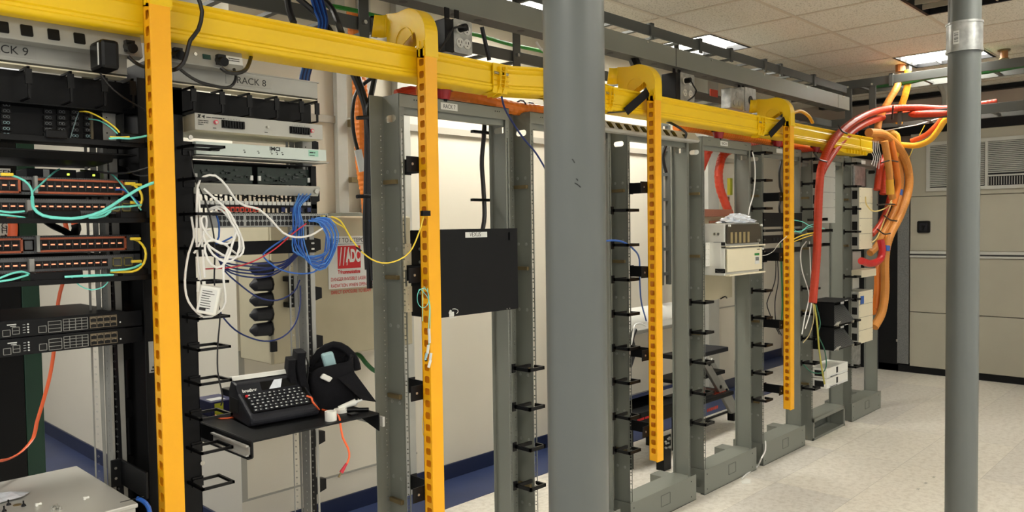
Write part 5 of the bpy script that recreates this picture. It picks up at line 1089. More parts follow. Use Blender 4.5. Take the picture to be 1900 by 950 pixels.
cab('corrugated_tube', 'second orange corrugated tube just behind the vertical one', [(664, 100, 3.35), (672, 160, 3.35), (682, 260, 3.35), (688, 340, 3.35), (688, 398, 3.35)], 0.024, ORG, 'tube', cor=0.10, step=0.012, n=12)
t = tag(obj('paper_tag', MB().tube([W(664, 278, y=2.73), W(673, 318, y=2.73)], 0.016, 8, flat=0.4), LAB), 'white wrap label on the cable in front of the orange tube', 'label')
for k, (p, lb_) in enumerate((
    ([(655, 138, 2.7), (668, 170, 2.68), (678, 205, 2.66), (681, 250, 2.66), (680, 340, 2.66), (678, 420, 2.66), (682, 500, 2.66)], 'black cable tail at the left of the tied bunch by the rack marked 7'),
    ([(664, 140, 2.7), (674, 175, 2.67), (683, 208, 2.65), (685, 260, 2.65), (684, 360, 2.65), (684, 440, 2.65), (686, 535, 2.65)], 'longest black cable tail in the tied bunch by the rack marked 7'),
    ([(695, 146, 2.7), (688, 180, 2.66), (682, 212, 2.64), (688, 280, 2.64), (688, 380, 2.64), (688, 450, 2.64), (692, 520, 2.64)], 'black cable tail at the right of the tied bunch by the rack marked 7'),
    ([(690, 145, 2.7), (670, 160, 2.74), (658, 180, 2.76), (654, 215, 2.76), (657, 250, 2.76), (664, 280, 2.74)], 'black cable bowed out to the left ending in a white wrap'))):
    cab('black_cable', lb_, p, 0.012 if k < 3 else 0.008, BLKC)
for py in (219, 365): tag(obj('cable_tie', MB().tube([W(662, py, y=2.6), W(675, py-1, y=2.6), W(688, py-1, y=2.6)], 0.008, 6), BLKC), 'black tie holding the cable tails together, '+('upper one near the rack top' if py == 219 else 'lower one at chest height'), 'cable tie')
cab('green_cable', 'green ground cable in the lower ladder tray at the top, left of the first elbow', [(590, 8, 2.85), (620, 12, 2.85), (660, 20, 2.85), (700, 30, 2.85), (760, 42, 2.85), (880, 64, 2.85), (945, 82, 2.85), (1010, 96, 2.85)], 0.010, mat('bright_green', (50, 150, 50), 0.4, 0, 0))
cab('green_cable', 'dark green cable bundle lying along the crossing tray at the right', [Vector((7.10, 2.45, 2.79)), Vector((7.08, 2.2, 2.785)), Vector((7.05, 1.95, 2.80)), Vector((7.08, 1.6, 2.79)), Vector((7.06, 1.3, 2.80)), Vector((7.1, 1.0, 2.79))], 0.028, GRNC)
cab('blue_cable', 'navy cable falling from the trough bend toward the middle pole', [(931, 180, 2.15), (936, 200, 2.2), (948, 222, 2.26), (970, 255, 2.3), (995, 285, 2.32), (1018, 325, 2.34), (1040, 370, 2.34)], 0.0042, NAVC)
cab('corrugated_tube', 'orange corrugated tube lying on the rack tops under the trough, left of the middle pole', [(775, 168, 2.6), (820, 171, 2.56), (860, 177, 2.52), (910, 190, 2.48), (960, 202, 2.46), (1010, 208, 2.45), (1080, 222, 2.45)], 0.029, ORG, 'tube', cor=0.08, step=0.014, n=14)
cab('corrugated_tube', 'red corrugated tube lying beside the orange one on the rack tops', [(735, 176, 2.7), (770, 170, 2.68), (850, 186, 2.62), (920, 198, 2.58), (990, 209, 2.56), (1060, 222, 2.56)], 0.022, REDT, 'tube', cor=0.08, step=0.014, n=12)
for px, py in ((966, 200), (983, 204)):
    c = W(px, py, y=2.47); tag(obj('cable_tie', MB().tube([c+Vector((0, -0.035*math.cos(q), 0.034*math.sin(q))) for q in [k*math.pi/6 for k in range(13)]], 0.004, 6, smooth=False), BLKC), 'black tie round the orange tube, '+('left one' if px == 966 else 'right one')+' of two near the middle pole', 'cable tie')
for lb_, p, m_, r in (('orange tube running under the trough above the rack marked 4', [(1255, 236, 2.5), (1300, 240, 2.5), (1340, 248, 2.48), (1400, 258, 2.46), (1470, 272, 2.45), (1530, 284, 2.45)], ORG, 0.026),
    ('pale orange tube running under the trough toward the row end', [(1262, 228, 2.55), (1310, 240, 2.52), (1380, 248, 2.5), (1440, 262, 2.5), (1500, 275, 2.5), (1560, 285, 2.5)], ORG2, 0.022),
    ('red corrugated tube dipping into the left of the rack marked 4', [(1380, 262, 2.6), (1340, 268, 2.6), (1318, 276, 2.6), (1308, 295, 2.62), (1300, 315, 2.66)], REDT, 0.026),
    ('red corrugated tube looping down behind the rack marked 4 to the plastic bag', [(1420, 265, 2.6), (1352, 280, 2.58), (1335, 310, 2.56), (1335, 345, 2.55), (1345, 375, 2.52), (1354, 398, 2.5)], REDT, 0.026),
    ('red tube behind the racks under the trough at far right', [(1440, 268, 2.42), (1500, 278, 2.42), (1540, 282, 2.42)], REDT, 0.018)):
    cab('corrugated_tube', lb_, p, r, m_, 'tube', cor=0.08, step=0.014, n=12)
c = W(1350, 345, y=2.55); tag(obj('yellow_tag', MB().box(c.x-0.005, c.x+0.03, 2.53, 2.55, c.z-0.06, c.z+0.05), YBOX), 'yellow tag hanging behind the rack marked 4 beside the red tube', 'tag')

# ================================================================ BLACK WALL BOX IN RACK 7
t = thing('wall_box', 'black fibre box labelled VEXUS mounted in the rack marked 7', 'fibre box', (2.14, 2.33, 1.25))
x0, x1, y0, z0, z1 = 1.905, 2.365, 2.262, 1.268, 1.602
obj('box_body', MB().box(x0, x1, y0, 2.392, z0, z1), BLK, t, bevel=0.003)
obj('door', MB().box(x0+0.002, x1+0.004, y0-0.006, y0, z0-0.002, z1+0.002), BLK, t, bevel=0.002)
a = W(864, 441, y=y0-0.008); b = W(904, 430, y=y0-0.008)
lb = obj('name_label', MB().box(a.x, b.x, y0-0.0075, y0-0.006, a.z, b.z), LAB, t); text('VEXUS', 0.024, (a.x+0.022, y0-0.0078, a.z+0.004), X_, Z_, INK, lb, squash=0.85)
a = W(834, 590, y=y0-0.008); text('fis', 0.032, (a.x, y0-0.0068, a.z+0.006), X_, Z_, LAB, t, bold=0.002, squash=0.9); text('~NEVADA, LLC', 0.006, (a.x+0.002, y0-0.0068, a.z-0.002), X_, Z_, LAB, t)
m_ = MB().tube([Vector((a.x+0.010+0.024*math.cos(q)+0.012, y0-0.007, a.z+0.022+0.011*math.sin(q))) for q in [k*0.3-0.9 for k in range(10)]], 0.0013, 5); obj('logo_arc', m_, LAB, t)
for z in (1.50, 1.335): obj('ear_bracket', plate(rect(0, 0.055, -0.05, 0.05), [ngon(0.012, q, 0.003) for q in (-0.04, -0.02, 0.02, 0.04)], 0.003, (x0-0.03, 2.386, z), X_, Z_), CREAM, t, label='cream ear bracket'); 
m_ = MB()
for z in (1.53, 1.48, 1.36): m_.cyl((x0-0.001, 2.33, z), (x0-0.004, 2.33, z), 0.006, 8)
for px, py in ((941, 573), (946, 572), (835, 588)): c = W(px, py, y=y0-0.007); m_.cyl((c.x, y0-0.007, c.z), (c.x, y0-0.006, c.z), 0.002, 6)
obj('screws', m_, BOLT, t)
c = W(947, 437, y=y0-0.01); obj('latch', MB().box(c.x-0.006, c.x+0.012, y0-0.012, y0-0.004, c.z-0.018, c.z+0.014), BLK2, t)
cab('black_cable', 'black cables rising behind the black VEXUS box', [(895, 430, 2.5), (899, 400, 2.5), (897, 350, 2.52), (894, 300, 2.53), (898, 250, 2.53), (900, 200, 2.53)], 0.010, BLKC)
for py, lb_ in ((244, 'black hook on the right rear of the rack marked 7, upper one'), (371, 'black hook on the right rear of the rack marked 7, lower one')):
    a = W(873, py, y=2.52); b = W(897, py, y=2.52); tag(obj('rear_hook', MB().box(a.x, b.x+0.03, 2.50, 2.52, a.z-0.006, a.z+0.006), BLK2), lb_, 'hook')
# aqua pigtails in channel 2
cab('fibre_strand', 'coil of aqua fibre hanging on the slots of the second yellow channel', [(784, 596, 2.19)]+[(785+11*math.sin(q), 553-18*math.cos(q), 2.185) for q in [k*0.45 for k in range(28)]]+[(797, 560, 2.19), (798, 600, 2.19), (797, 640, 2.19)], 0.0011, AQUA)
cab('fibre_strand', 'aqua fibre strand hanging down the second yellow channel to its connectors', [(793, 535, 2.19), (797, 570, 2.19), (795, 610, 2.19), (796, 650, 2.185)], 0.0014, AQUA)
for k, (px, py, qx, qy, m_) in enumerate(((795, 640, 793, 656, LAB), (792, 655, 789, 668, TEAL), (790, 664, 791, 670, BLK2), (800, 655, 798, 668, LAB), (799, 668, 795, 682, WHT), (796, 610, 797, 636, LAB))):
    tag(obj('fiber_connector', MB().cyl(W(px, py, y=2.18), W(qx, qy, y=2.18), 0.005, 8), m_), ['small white boot topmost in the connector cluster on the second yellow channel', 'small teal connector in the cluster on the second yellow channel', 'tiny black dust cap in the cluster on the second yellow channel', 'white boot at the right of the cluster on the second yellow channel', 'lowest white connector hanging from the second yellow channel', 'long pale tag above the connector cluster on the second yellow channel'][k], 'connector')
cab('yellow_fibre', 'thin yellow fibre loop left of the second yellow channel near waist height', [(792, 735, 2.25), (787, 760, 2.26), (784, 790, 2.26), (787, 812, 2.26), (795, 818, 2.25)], 0.0014, YELC)
tag(obj('cable_tie', MB().box(W(780, 395, y=2.2).x, W(794, 395, y=2.2).x, 2.185, 2.2, W(785, 401, y=2.2).z, W(785, 391, y=2.2).z), BLK2), 'black clip where the yellow fibre enters the second yellow channel', 'clip')

# ================================================================ RACK 4 SHELVES
def shelfunit(name, lab, x0, x1, y, z0, z1, front):
    t = thing(name, lab, 'equipment shelf', ((x0+x1)/2, y, z0))
    obj('shelf_case', MB().box(x0, x1, y+0.01, 2.45, z0, z1), WHT, t, bevel=0.002); return t
t = shelfunit('equipment_shelf', 'cream equipment shelf with smoked window in the rack marked 4, under the plastic bag', 4.15, 4.585, 2.27, 1.478, 1.612, 0)
obj('smoked_window', MB().box(4.155, 4.58, 2.262, 2.27, 1.492, 1.607), GLASSD, t, bevel=0.002)
for k in range(5): obj('circuit_card', MB().box(4.19+k*0.052, 4.215+k*0.052, 2.2605, 2.262, 1.495, 1.56), mat('tan_card', (150, 134, 92), 0.5) if k == 0 else bpy.data.materials['tan_card'], t)
for k, x in enumerate((4.168, 4.57)): obj('white_knob', MB().cyl((x, 2.25, 1.598), (x, 2.262, 1.598), 0.007, 10), WHT, t)
obj('lock', MB().cyl((4.535, 2.25, 1.505), (4.535, 2.262, 1.505), 0.009, 12), BOLT, t)
obj('front_ledge', MB().box(4.145, 4.60, 2.245, 2.27, 1.472, 1.480), CREAM, t)
obj('side_slot', MB().box(4.1485, 4.15, 2.275, 2.35, 1.482, 1.502), DARK, t)
m_ = MB()
for y in (2.318, 2.342): m_.cyl((4.146, y, 1.55), (4.15, y, 1.55), 0.008, 10)
obj('side_screws', m_, BOLT, t)
t = shelfunit('equipment_shelf', 'closed cream equipment shelf with green sticker in the rack marked 4', 4.15, 4.585, 2.27, 1.305, 1.466, 0)
obj('door', MB().box(4.155, 4.59, 2.262, 2.27, 1.325, 1.462), CREAM, t, bevel=0.002)
obj('front_ledge', MB().box(4.145, 4.60, 2.245, 2.27, 1.303, 1.312), CREAM, t)
obj('green_sticker', MB().box(4.49, 4.55, 2.2605, 2.262, 1.412, 1.426), mat('green_sticker', (40, 130, 60), 0.5), t); lb = obj('barcode_label', MB().box(4.495, 4.55, 2.2605, 2.262, 1.360, 1.408), LAB, t)
m_ = MB()
for k in range(9): m_.box(4.50+k*0.005, 4.5025+k*0.005, 2.26, 2.2605, 1.380, 1.402)
obj('barcode', m_, INK, lb); obj('side_slot', MB().box(4.1485, 4.15, 2.275, 2.34, 1.320, 1.345), DARK, t); obj('cable_stub', MB().tube([Vector((4.147, 2.28, 1.335)), Vector((4.14, 2.31, 1.325)), Vector((4.147, 2.335, 1.338))], 0.003, 6), BLKC, t)
m_ = MB()
for y in (2.318, 2.342): m_.cyl((4.146, y, 1.385), (4.15, y, 1.385), 0.008, 10)
obj('side_screws', m_, BOLT, t)
text('~Westell', 0.010, (4.52, 2.2608, 1.447), X_, Z_, INK, t); obj('knob', MB().cyl((4.585, 2.25, 1.452), (4.585, 2.262, 1.452), 0.007, 10), WHT, t)
t = thing('mounting_ear', 'perforated cream mounting bracket on the left of the two cream shelves', 'bracket', (4.11, 2.38, 1.42))
obj('ear', plate(rect(0, 0.045, 0, 0.14), [ngon(u_, v_, 0.003) for u_ in (0.010, 0.032) for v_ in (0.012, 0.04, 0.07, 0.10, 0.128)], 0.003, (4.10, 2.375, 1.36), X_, Z_), WHT, t); obj('return', MB().box(4.145, 4.148, 2.30, 2.375, 1.36, 1.50), WHT, t)
t = thing('back_panel', 'beige metal sheet hanging behind the cream shelves in the rack marked 4', 'panel', (4.5, 2.52, 1.2)); obj('sheet', MB().box(4.13, 4.66, 2.505, 2.509, 1.13, 1.66), BEIGE, t); obj('cable_bits', MB().tube([Vector((4.50, 2.50, 1.13)), Vector((4.54, 2.49, 1.145)), Vector((4.58, 2.5, 1.13))], 0.004, 6), BLKC, t)
tag(obj('terminal_board', MB().box(4.12, 4.55, 2.44, 2.452, 1.655, 1.70).box(4.25, 4.55, 2.43, 2.44, 1.60+0.014, 1.63), BROWN, bevel=0.002), 'brown board lying above the cream shelves in the rack marked 4', 'board')
# plastic bag: crumpled dome
m_ = MB(); n = 28; rows = 9; v = []; rnd = random.Random(3)
c = Vector((4.40, 2.33, 1.614))
for i in range(rows+1):
    for j in range(n):
        a_ = 2*math.pi*j/n; e = i/rows; rr = (1-e**1.6); k = 1+0.16*math.sin(5*a_+2*i)+0.08*math.sin(11*a_)
        v.append(c+Vector((0.19*rr*k*math.cos(a_), 0.07*rr*k*math.sin(a_), 0.055*(1-rr**2)**0.8*(0.85+0.3*rnd.random()))))
f = [(i*n+j, i*n+(j+1) % n, (i+1)*n+(j+1) % n, (i+1)*n+j) for i in range(rows) for j in range(n)]+[tuple(range(n))[::-1]]
o_ = obj('plastic_bag', m_.add(v, f), CLEARP); tag(o_, 'crumpled clear plastic bag lying on the cream equipment shelf', 'bag')
cab('blue_cable', 'bright blue cable dropping behind the rack just right of the middle pole', [(1115, 448, 2.3), (1140, 446, 2.32), (1158, 450, 2.35), (1175, 462, 2.40), (1186, 480, 2.6), (1187, 520, 2.8), (1190, 560, 2.9), (1199, 595, 3.0)], 0.005, BLUC)
cab('white_cable', 'white cord hanging beside the right upright of the rack marked 4', [(1396, 282, 2.33), (1400, 300, 2.33), (1401, 330, 2.33), (1398, 360, 2.33), (1391, 385, 2.34), (1389, 398, 2.36)], 0.004, WHC)
cab('white_cable', 'white cord draped from the base of the third rack from the right onto the floor', [W(1420, 818, y=2.365), W(1420, 835, y=2.36), W(1413, 850, y=2.33), W(1405, 865, z=0.01), W(1385, 880, z=0.006), W(1376, 888, z=0.005)], 0.005, WHC)
tag(obj('floor_scuff', MB().prism([(q[0], q[1]) for q in [tuple(W(px, py, z=0).xy) for px, py in ((1374, 893), (1384, 887), (1393, 890), (1392, 897), (1378, 898))]], 0.0003, 0.0012, 'z'), WHT), 'small white tape scrap stuck to the floor by the rack base', 'tape')

# ================================================================ RACK 3 PATCH PANELS
def bp(px0, py0, px1, py1, y=2.388):
    a = W(px0, py1, y=y); b = W(px1, py0, y=y); return a.x, b.x, min(a.z, b.z), max(a.z, b.z)
for k, (z0, z1, lb_) in enumerate(((1.585, 1.68, 'tall black blank panel topmost behind the rightmost yellow channel'), (1.552, 1.568, 'thin black bar under the tall black panel behind the rightmost yellow channel'), (1.475, 1.528, 'black patch panel with small grey ports behind the rightmost yellow channel'), (1.405, 1.44, 'black lacing bar under the patch panel behind the rightmost yellow channel'))):
    t = thing('rack_blank', lb_, 'rack panel', (5.1, 2.38, z0)); obj('panel', MB().box(4.85, 5.44, 2.378, 2.386, z0, z1).box(4.85, 5.44, 2.386, 2.42, z1-0.003, z1), BLK, t, bevel=0.001)
    if k == 2:
        m_ = MB()
        for q in range(8): m_.box(4.98+q*0.05, 5.01+q*0.05, 2.376, 2.378, z0+0.016, z0+0.036)
        obj('port_row', m_, CHAR, t)
    obj('screws', MB().cyl((4.862, 2.376, (z0+z1)/2), (4.862, 2.378, (z0+z1)/2), 0.004, 8), BOLT, t)
t = thing('black_ear', 'black bracket dropping below the patch panel at the left rack flange', 'bracket', (4.87, 2.38, 1.35)); obj('plate', MB().box(4.85, 4.90, 2.380, 2.386, 1.352, 1.405), BLK, t)
for k, (z, L_) in enumerate(((1.62, 0.18), (1.54, 0.27), (1.44, 0.22))):
    t = thing('side_bracket', ('upper', 'middle', 'lower')[k]+' black arm with cable fingers right of the rightmost yellow channel', 'bracket', (5.5, 2.35, z), 'black cable arms right of the last yellow channel')
    obj('arm', MB().box(5.36, 5.40+L_, 2.30, 2.305, z, z+0.018).box(5.40+L_-0.005, 5.40+L_, 2.25, 2.305, z, z+0.022).box(5.36, 5.40+L_, 2.25, 2.254, z, z+0.008), BLK2, t)
for lb_, p, m_, r in (('aqua fibres at the right of the rightmost yellow channel, upper strand', [(1472, 408, 2.3), (1490, 412, 2.28), (1505, 420, 2.26), (1530, 424, 2.25)], AQUA, 0.0028),
    ('aqua fibre loop right of the rightmost yellow channel', [(1472, 430, 2.3), (1488, 428, 2.28), (1498, 420, 2.26), (1512, 415, 2.26)], AQUA, 0.0028), ('second aqua fibre loop right of the rightmost yellow channel', [(1474, 426, 2.3), (1484, 432, 2.28), (1496, 424, 2.26), (1520, 418, 2.26)], AQUA, 0.002),
    ('thick yellow fibre right of the rightmost yellow channel', [(1472, 444, 2.3), (1485, 438, 2.28), (1498, 434, 2.26), (1520, 430, 2.25)], YELC, 0.004), ('second yellow fibre right of the rightmost yellow channel', [(1474, 448, 2.3), (1492, 441, 2.28), (1508, 436, 2.26)], YELC, 0.003),
    ('pale fibre crossing left over the rightmost yellow channel', [(1460, 438, 2.19), (1445, 452, 2.2), (1435, 466, 2.26), (1422, 473, 2.3), (1414, 474, 2.3)], WHC, 0.002),
    ('black cable hanging down behind the third rack from the right, left strand', [(1440, 470, 2.5), (1438, 520, 2.5), (1425, 555, 2.5), (1424, 570, 2.5), (1436, 600, 2.5), (1446, 620, 2.5)], BLKC, 0.004),
    ('black cable hanging down behind the third rack from the right, right strand', [(1442, 470, 2.5), (1444, 520, 2.5), (1438, 560, 2.5), (1440, 600, 2.5), (1450, 622, 2.5)], BLKC, 0.004),
    ('green cable hanging down behind the third rack from the right', [(1448, 450, 2.5), (1450, 500, 2.5), (1452, 560, 2.5), (1450, 600, 2.5)], GRNC, 0.006),
    ('black cable bulging into the opening near the top of the third rack', [(1449, 300, 2.5), (1446, 320, 2.48), (1447, 345, 2.5), (1450, 360, 2.5), (1446, 385, 2.48), (1450, 410, 2.5)], BLKC, 0.008),
    ('white cable bowed beside the red tube, left one', [(1496, 448, 2.35), (1486, 465, 2.35), (1488, 500, 2.33), (1500, 540, 2.3), (1500, 560, 2.3), (1494, 585, 2.3), (1488, 620, 2.3)], WHC, 0.004),
    ('white cable bowed beside the red tube, right one', [(1502, 448, 2.35), (1504, 500, 2.33), (1506, 550, 2.3), (1503, 580, 2.3), (1494, 610, 2.3)], WHC, 0.004),
    ('tan cable bowed below the white ones beside the black wedge shelves', [(1508, 560, 2.3), (1510, 590, 2.28), (1502, 620, 2.28), (1490, 636, 2.3)], mat('tan_cable', (190, 176, 130), 0.4, 0, 0), 0.0035),
    ('yellow-green cable dropping over the black wedge shelves to the white boxes', [(1511, 565, 2.2), (1516, 600, 2.17), (1520, 650, 2.17), (1526, 690, 2.18), (1530, 712, 2.2)], mat('lime_cable', (176, 170, 70), 0.4, 0, 0), 0.006),
    ('dark green cable looping across the black wedge shelves', [(1514, 565, 2.2), (1522, 600, 2.17), (1518, 620, 2.17), (1530, 650, 2.17), (1533, 680, 2.18), (1524, 692, 2.2), (1505, 690, 2.25), (1490, 676, 2.3)], mat('sea_green', (24, 96, 74), 0.4, 0, 0), 0.004)):
    cab('cable_strand', lb_, p, r, m_)

# ================================================================ RACK 2 AND RACK 1 GEAR
def module(lab, x0, x1, y, z0, z1, n, front=CREAM, box=GREYL):
    t = thing('fiber_module', lab, 'network module', ((x0+x1)/2, y, z0))
    obj('module_case', MB().box(x0, x1, y+0.003, 2.47, z0, z1), box, t, bevel=0.002)
    fr = obj('front_cover', MB().box(x0, x1+0.002, y, y+0.003, z0, z1), front, t, bevel=0.001)
    h = (z1-z0)/n
    for k in range(n):
        obj('side_opening', MB().box(x0-0.001, x0, y+0.015, 2.385, z0+h*(k+0.25), z0+h*(k+0.8)), DARK, t)
        if k: obj('seam', MB().box(x0, x1, y-0.0006, y, z0+h*k-0.001, z0+h*k+0.001), INK, fr)
    m_ = MB()
    for k in range(n*2+1):
        for x in (x0+0.02, x1-0.015): m_.cyl((x, y-0.001, z0+0.015+(z1-z0-0.03)*k/(n*2)), (x, y, z0+0.015+(z1-z0-0.03)*k/(n*2)), 0.0025, 6)
    obj('screws', m_, INK, fr)
    return t
module('grey-white tall module high in the rack above the black wedge shelves', 5.645, 5.925, 2.335, 1.605, 2.06, 4, GREYL)
module('tall cream four-opening module at the top of the last rack, left of the orange tubes', 6.395, 6.685, 2.33, 1.39, 1.885, 4)
module('shorter cream module low in the last rack with a blue tape mark', 6.395, 6.70, 2.33, 0.63, 1.05, 4)
c = W(1600, 556, y=2.328); tag(obj('blue_tape', MB().box(c.x-0.04, c.x+0.035, 2.3275, 2.3285, c.z-0.035, c.z+0.03), BLUT), 'blue tape square on the lower cream module', 'tape')
t = thing('galvanised_box', 'galvanised box at the top of the last rack above the tall cream module', 'metal box', (6.5, 2.4, 1.9)); obj('box', MB().box(6.42, 6.66, 2.38, 2.47, 1.90, 2.06), GALV, t, bevel=0.003); obj('cover', MB().box(6.425, 6.655, 2.377, 2.38, 1.905, 2.055), GALV, t)
t = thing('cream_tray', 'thin cream tray between the two cream modules of the last rack', 'tray', (6.55, 2.35, 1.15)); obj('tray_body', MB().box(6.40, 6.72, 2.31, 2.47, 1.165, 1.225), CREAM, t, bevel=0.003); obj('rear_box', MB().box(6.42, 6.60, 2.39, 2.47, 1.225, 1.37).box(6.42, 6.56, 2.39, 2.47, 1.07, 1.165), GREYL, t)
t = thing('galvanised_box', 'small galvanised plate box under the lower cream module', 'metal box', (6.5, 2.4, 0.45)); obj('box', MB().box(6.42, 6.62, 2.40, 2.48, 0.43, 0.62), GALV, t, bevel=0.003); obj('cover', MB().box(6.425, 6.615, 2.397, 2.40, 0.435, 0.615), GALV, t)
for k, z0 in enumerate((0.858, 0.678)):
    t = thing('wedge_shelf', ('upper' if not k else 'lower')+' black splice shelf with sloping mesh guard in the second-last rack', 'equipment shelf', (5.8, 2.25, z0))
    x0, x1, y, z1 = 5.655, 6.035, 2.235, z0+0.172
    obj('case', MB().box(x0, x1, y+0.10, 2.45, z0, z1).box(x0, x0+0.004, y, y+0.10, z0, z1).box(x0, x1, y, y+0.1, z1-0.006, z1).box(x1-0.004, x1, y+0.04, y+0.10, z0, z1), BLK, t, bevel=0.001)
    hs = [rect(-0.5+q*0.031+0.006, -0.5+q*0.031+0.027, 0.006+r_*0.022, 0.022+r_*0.022) for q in range(18, 30) for r_ in range(5)]
    sl = Vector((0, 0.075, 0.13)).normalized()
    obj('sloping_guard', MB().prism([(y-0.01, z0+0.012), (y+0.075, z0+0.13), (y+0.078, z0+0.127), (y-0.006, z0+0.008)], x0+0.01, x1-0.02, 'x'), mat('mesh_grey', (84, 86, 84), 0.5) if not k else bpy.data.materials['mesh_grey'], t)
    m_ = MB()
    for q in range(14): m_.prism([(y-0.011, z0+0.014), (y+0.074, z0+0.131), (y+0.075, z0+0.130), (y-0.010, z0+0.012)], x0+0.03+q*0.024, x0+0.032+q*0.024, 'x')
    obj('guard_ribs', m_, BLK, t)
    obj('guard_lip', MB().prism([(y-0.03, z0+0.03), (y-0.008, z0+0.004), (y-0.006, z0+0.008), (y-0.028, z0+0.034)], x0-0.02, x0+0.05, 'x'), STEEL, t)
    obj('bottom_edge', MB().box(x0+0.0, x1, y-0.004, y, z0, z0+0.008), BLK2, t)
    obj('white_label', MB().box(x0+0.20, x0+0.26, y-0.001, y, z1-0.005+0.0, z1-0.0).box(x0+0.20, x0+0.26, y+0.03, y+0.031, z1-0.03, z1-0.012), LAB, t)
    for x in (x0+0.03, x1-0.06): obj('foot_clip', MB().box(x, x+0.03, y-0.012, y, z0-0.004, z0+0.012), BOLT, t)
for k, z0 in enumerate((0.468, 0.392)):
    t = thing('white_chassis', ('upper' if not k else 'lower')+' flat white chassis with printed code strip below the black wedge shelves', 'network box', (5.85, 2.3, z0))
    obj('chassis', MB().box(5.66, 6.06, 2.29, 2.45, z0, z0+0.072), WHT, t, bevel=0.002); obj('side_opening', MB().box(5.659, 5.66, 2.31, 2.38, z0+0.012, z0+0.055), DARK, t)
    obj('slot', MB().box(5.835, 5.865, 2.2885, 2.29, z0+0.018, z0+0.062), DARK, t); lb = obj('code_strip', MB().box(5.70, 6.05, 2.2885, 2.29, z0+0.001, z0+0.017), LAB, t)
    text('~LGX0100A 4960 T156', 0.011, (5.72, 2.288, z0+0.003), X_, Z_, INK, lb, squash=1.3)
# ---- big tube bundle at the row end
def V(px, py, y): return W(px, py, y=y)
for lb_, p, m_, r in (
    ('upper red corrugated tube arching from the lower tray down in front of the second-last rack', [W(1850, 190, x=7.05), W(1760, 202, x=7.02), W(1700, 200, x=7.0), V(1640, 203, 2.30), V(1590, 222, 2.26), V(1550, 256, 2.24), V(1527, 300, 2.23), V(1520, 350, 2.23), V(1517, 430, 2.23), V(1515, 480, 2.24), V(1508, 562, 2.24)], REDT, 0.027),
    ('lower red corrugated tube of the arching pair, just inside the upper one', [W(1800, 205, x=7.05), W(1760, 210, x=7.0), W(1700, 212, x=6.98), V(1650, 215, 2.34), V(1600, 232, 2.31), V(1562, 262, 2.30), V(1535, 300, 2.29), V(1524, 320, 2.28)], REDT, 0.027),
    ('outer thick orange tube looping wide right of the last rack', [V(1612, 246, 2.30), V(1640, 250, 2.28), V(1668, 275, 2.27), V(1684, 310, 2.27), V(1686, 350, 2.27), V(1672, 395, 2.28), V(1650, 440, 2.29), V(1642, 480, 2.30), V(1642, 540, 2.30), V(1636, 580, 2.31), V(1622, 607, 2.33)], ORG2, 0.034),
    ('second thick orange tube just inside the outermost one', [V(1618, 256, 2.32), V(1645, 266, 2.33), V(1664, 295, 2.33), V(1671, 335, 2.33), V(1662, 385, 2.33), V(1640, 430, 2.34), V(1628, 455, 2.36), V(1614, 470, 2.38)], ORG2, 0.028),
    ('short pale orange tube ending at a yellow wrap in the tube bundle', [V(1641, 262, 2.25), V(1646, 290, 2.24), V(1650, 320, 2.23), V(1652, 345, 2.23), V(1656, 368, 2.23)], ORG2, 0.028),
    ('orange tube right beside the yellow-wrapped one', [V(1652, 258, 2.27), V(1658, 285, 2.26), V(1664, 320, 2.26), V(1666, 345, 2.27), V(1658, 380, 2.28)], ORG, 0.026),
    ('orange tube dropping vertically along the edge of the last rack', [V(1640, 470, 2.36), V(1630, 500, 2.37), V(1628, 540, 2.37), V(1624, 575, 2.38), V(1620, 578, 2.38)], ORG, 0.028),
    ('left red corrugated tube in the bundle at the row end', [V(1645, 285, 2.30), V(1635, 305, 2.30), V(1630, 330, 2.30), V(1627, 352, 2.30)], REDT, 0.026),
    ('second red corrugated tube in the bundle at the row end', [V(1652, 300, 2.31), V(1643, 325, 2.31), V(1638, 360, 2.31)], REDT, 0.026),
    ('long red tube slanting behind the bundle toward the cream module', [V(1655, 350, 2.36), V(1645, 390, 2.37), V(1630, 420, 2.38), V(1618, 435, 2.40)], REDT, 0.024),
    ('bright red elbow tube above the thin cream tray', [V(1634, 445, 2.27), V(1637, 465, 2.26), V(1632, 482, 2.26), V(1615, 489, 2.27), V(1598, 484, 2.28)], mat('bright_red_tube', (200, 36, 36), 0.3, 0, 0.05), 0.028),
    ('pale orange tube rising steeply from the row end to the upper crossing tray', [W(1628, 240, x=6.9), W(1634, 215, x=6.95), W(1652, 182, x=7.0), W(1664, 162, x=7.05), W(1670, 140, x=7.1)], ORG2, 0.028),
    ('yellow tube rising to the upper crossing tray, right of the pale orange one', [W(1668, 230, x=7.1), W(1672, 200, x=7.1), W(1679, 178, x=7.1), W(1684, 155, x=7.1), W(1684, 130, x=7.1)], YELT, 0.027),
    ('yellow tube humped behind the outer orange loop', [W(1640, 255, x=7.1), W(1652, 248, x=7.12), W(1662, 252, x=7.14), W(1664, 270, x=7.15), W(1660, 290, x=7.15)], YELT, 0.032),
    ('yellow tube sweeping from the bundle up to the right pole', [W(1665, 268, x=7.2), W(1700, 270, x=7.2), W(1725, 260, x=7.2), W(1742, 240, x=7.2), W(1752, 225, x=7.2), W(1775, 205, x=7.2)], YELT, 0.024),
    ('orange-red tube running above the sweeping yellow one to the right pole', [W(1690, 262, x=7.22), W(1715, 252, x=7.22), W(1735, 235, x=7.22), W(1750, 218, x=7.22), W(1765, 205, x=7.22)], mat('salmon_tube', (216, 90, 40), 0.45, 0, 0.06), 0.020)):
    cab('corrugated_tube', lb_, p, r, m_, 'tube', cor=0.035, step=0.012, n=14)
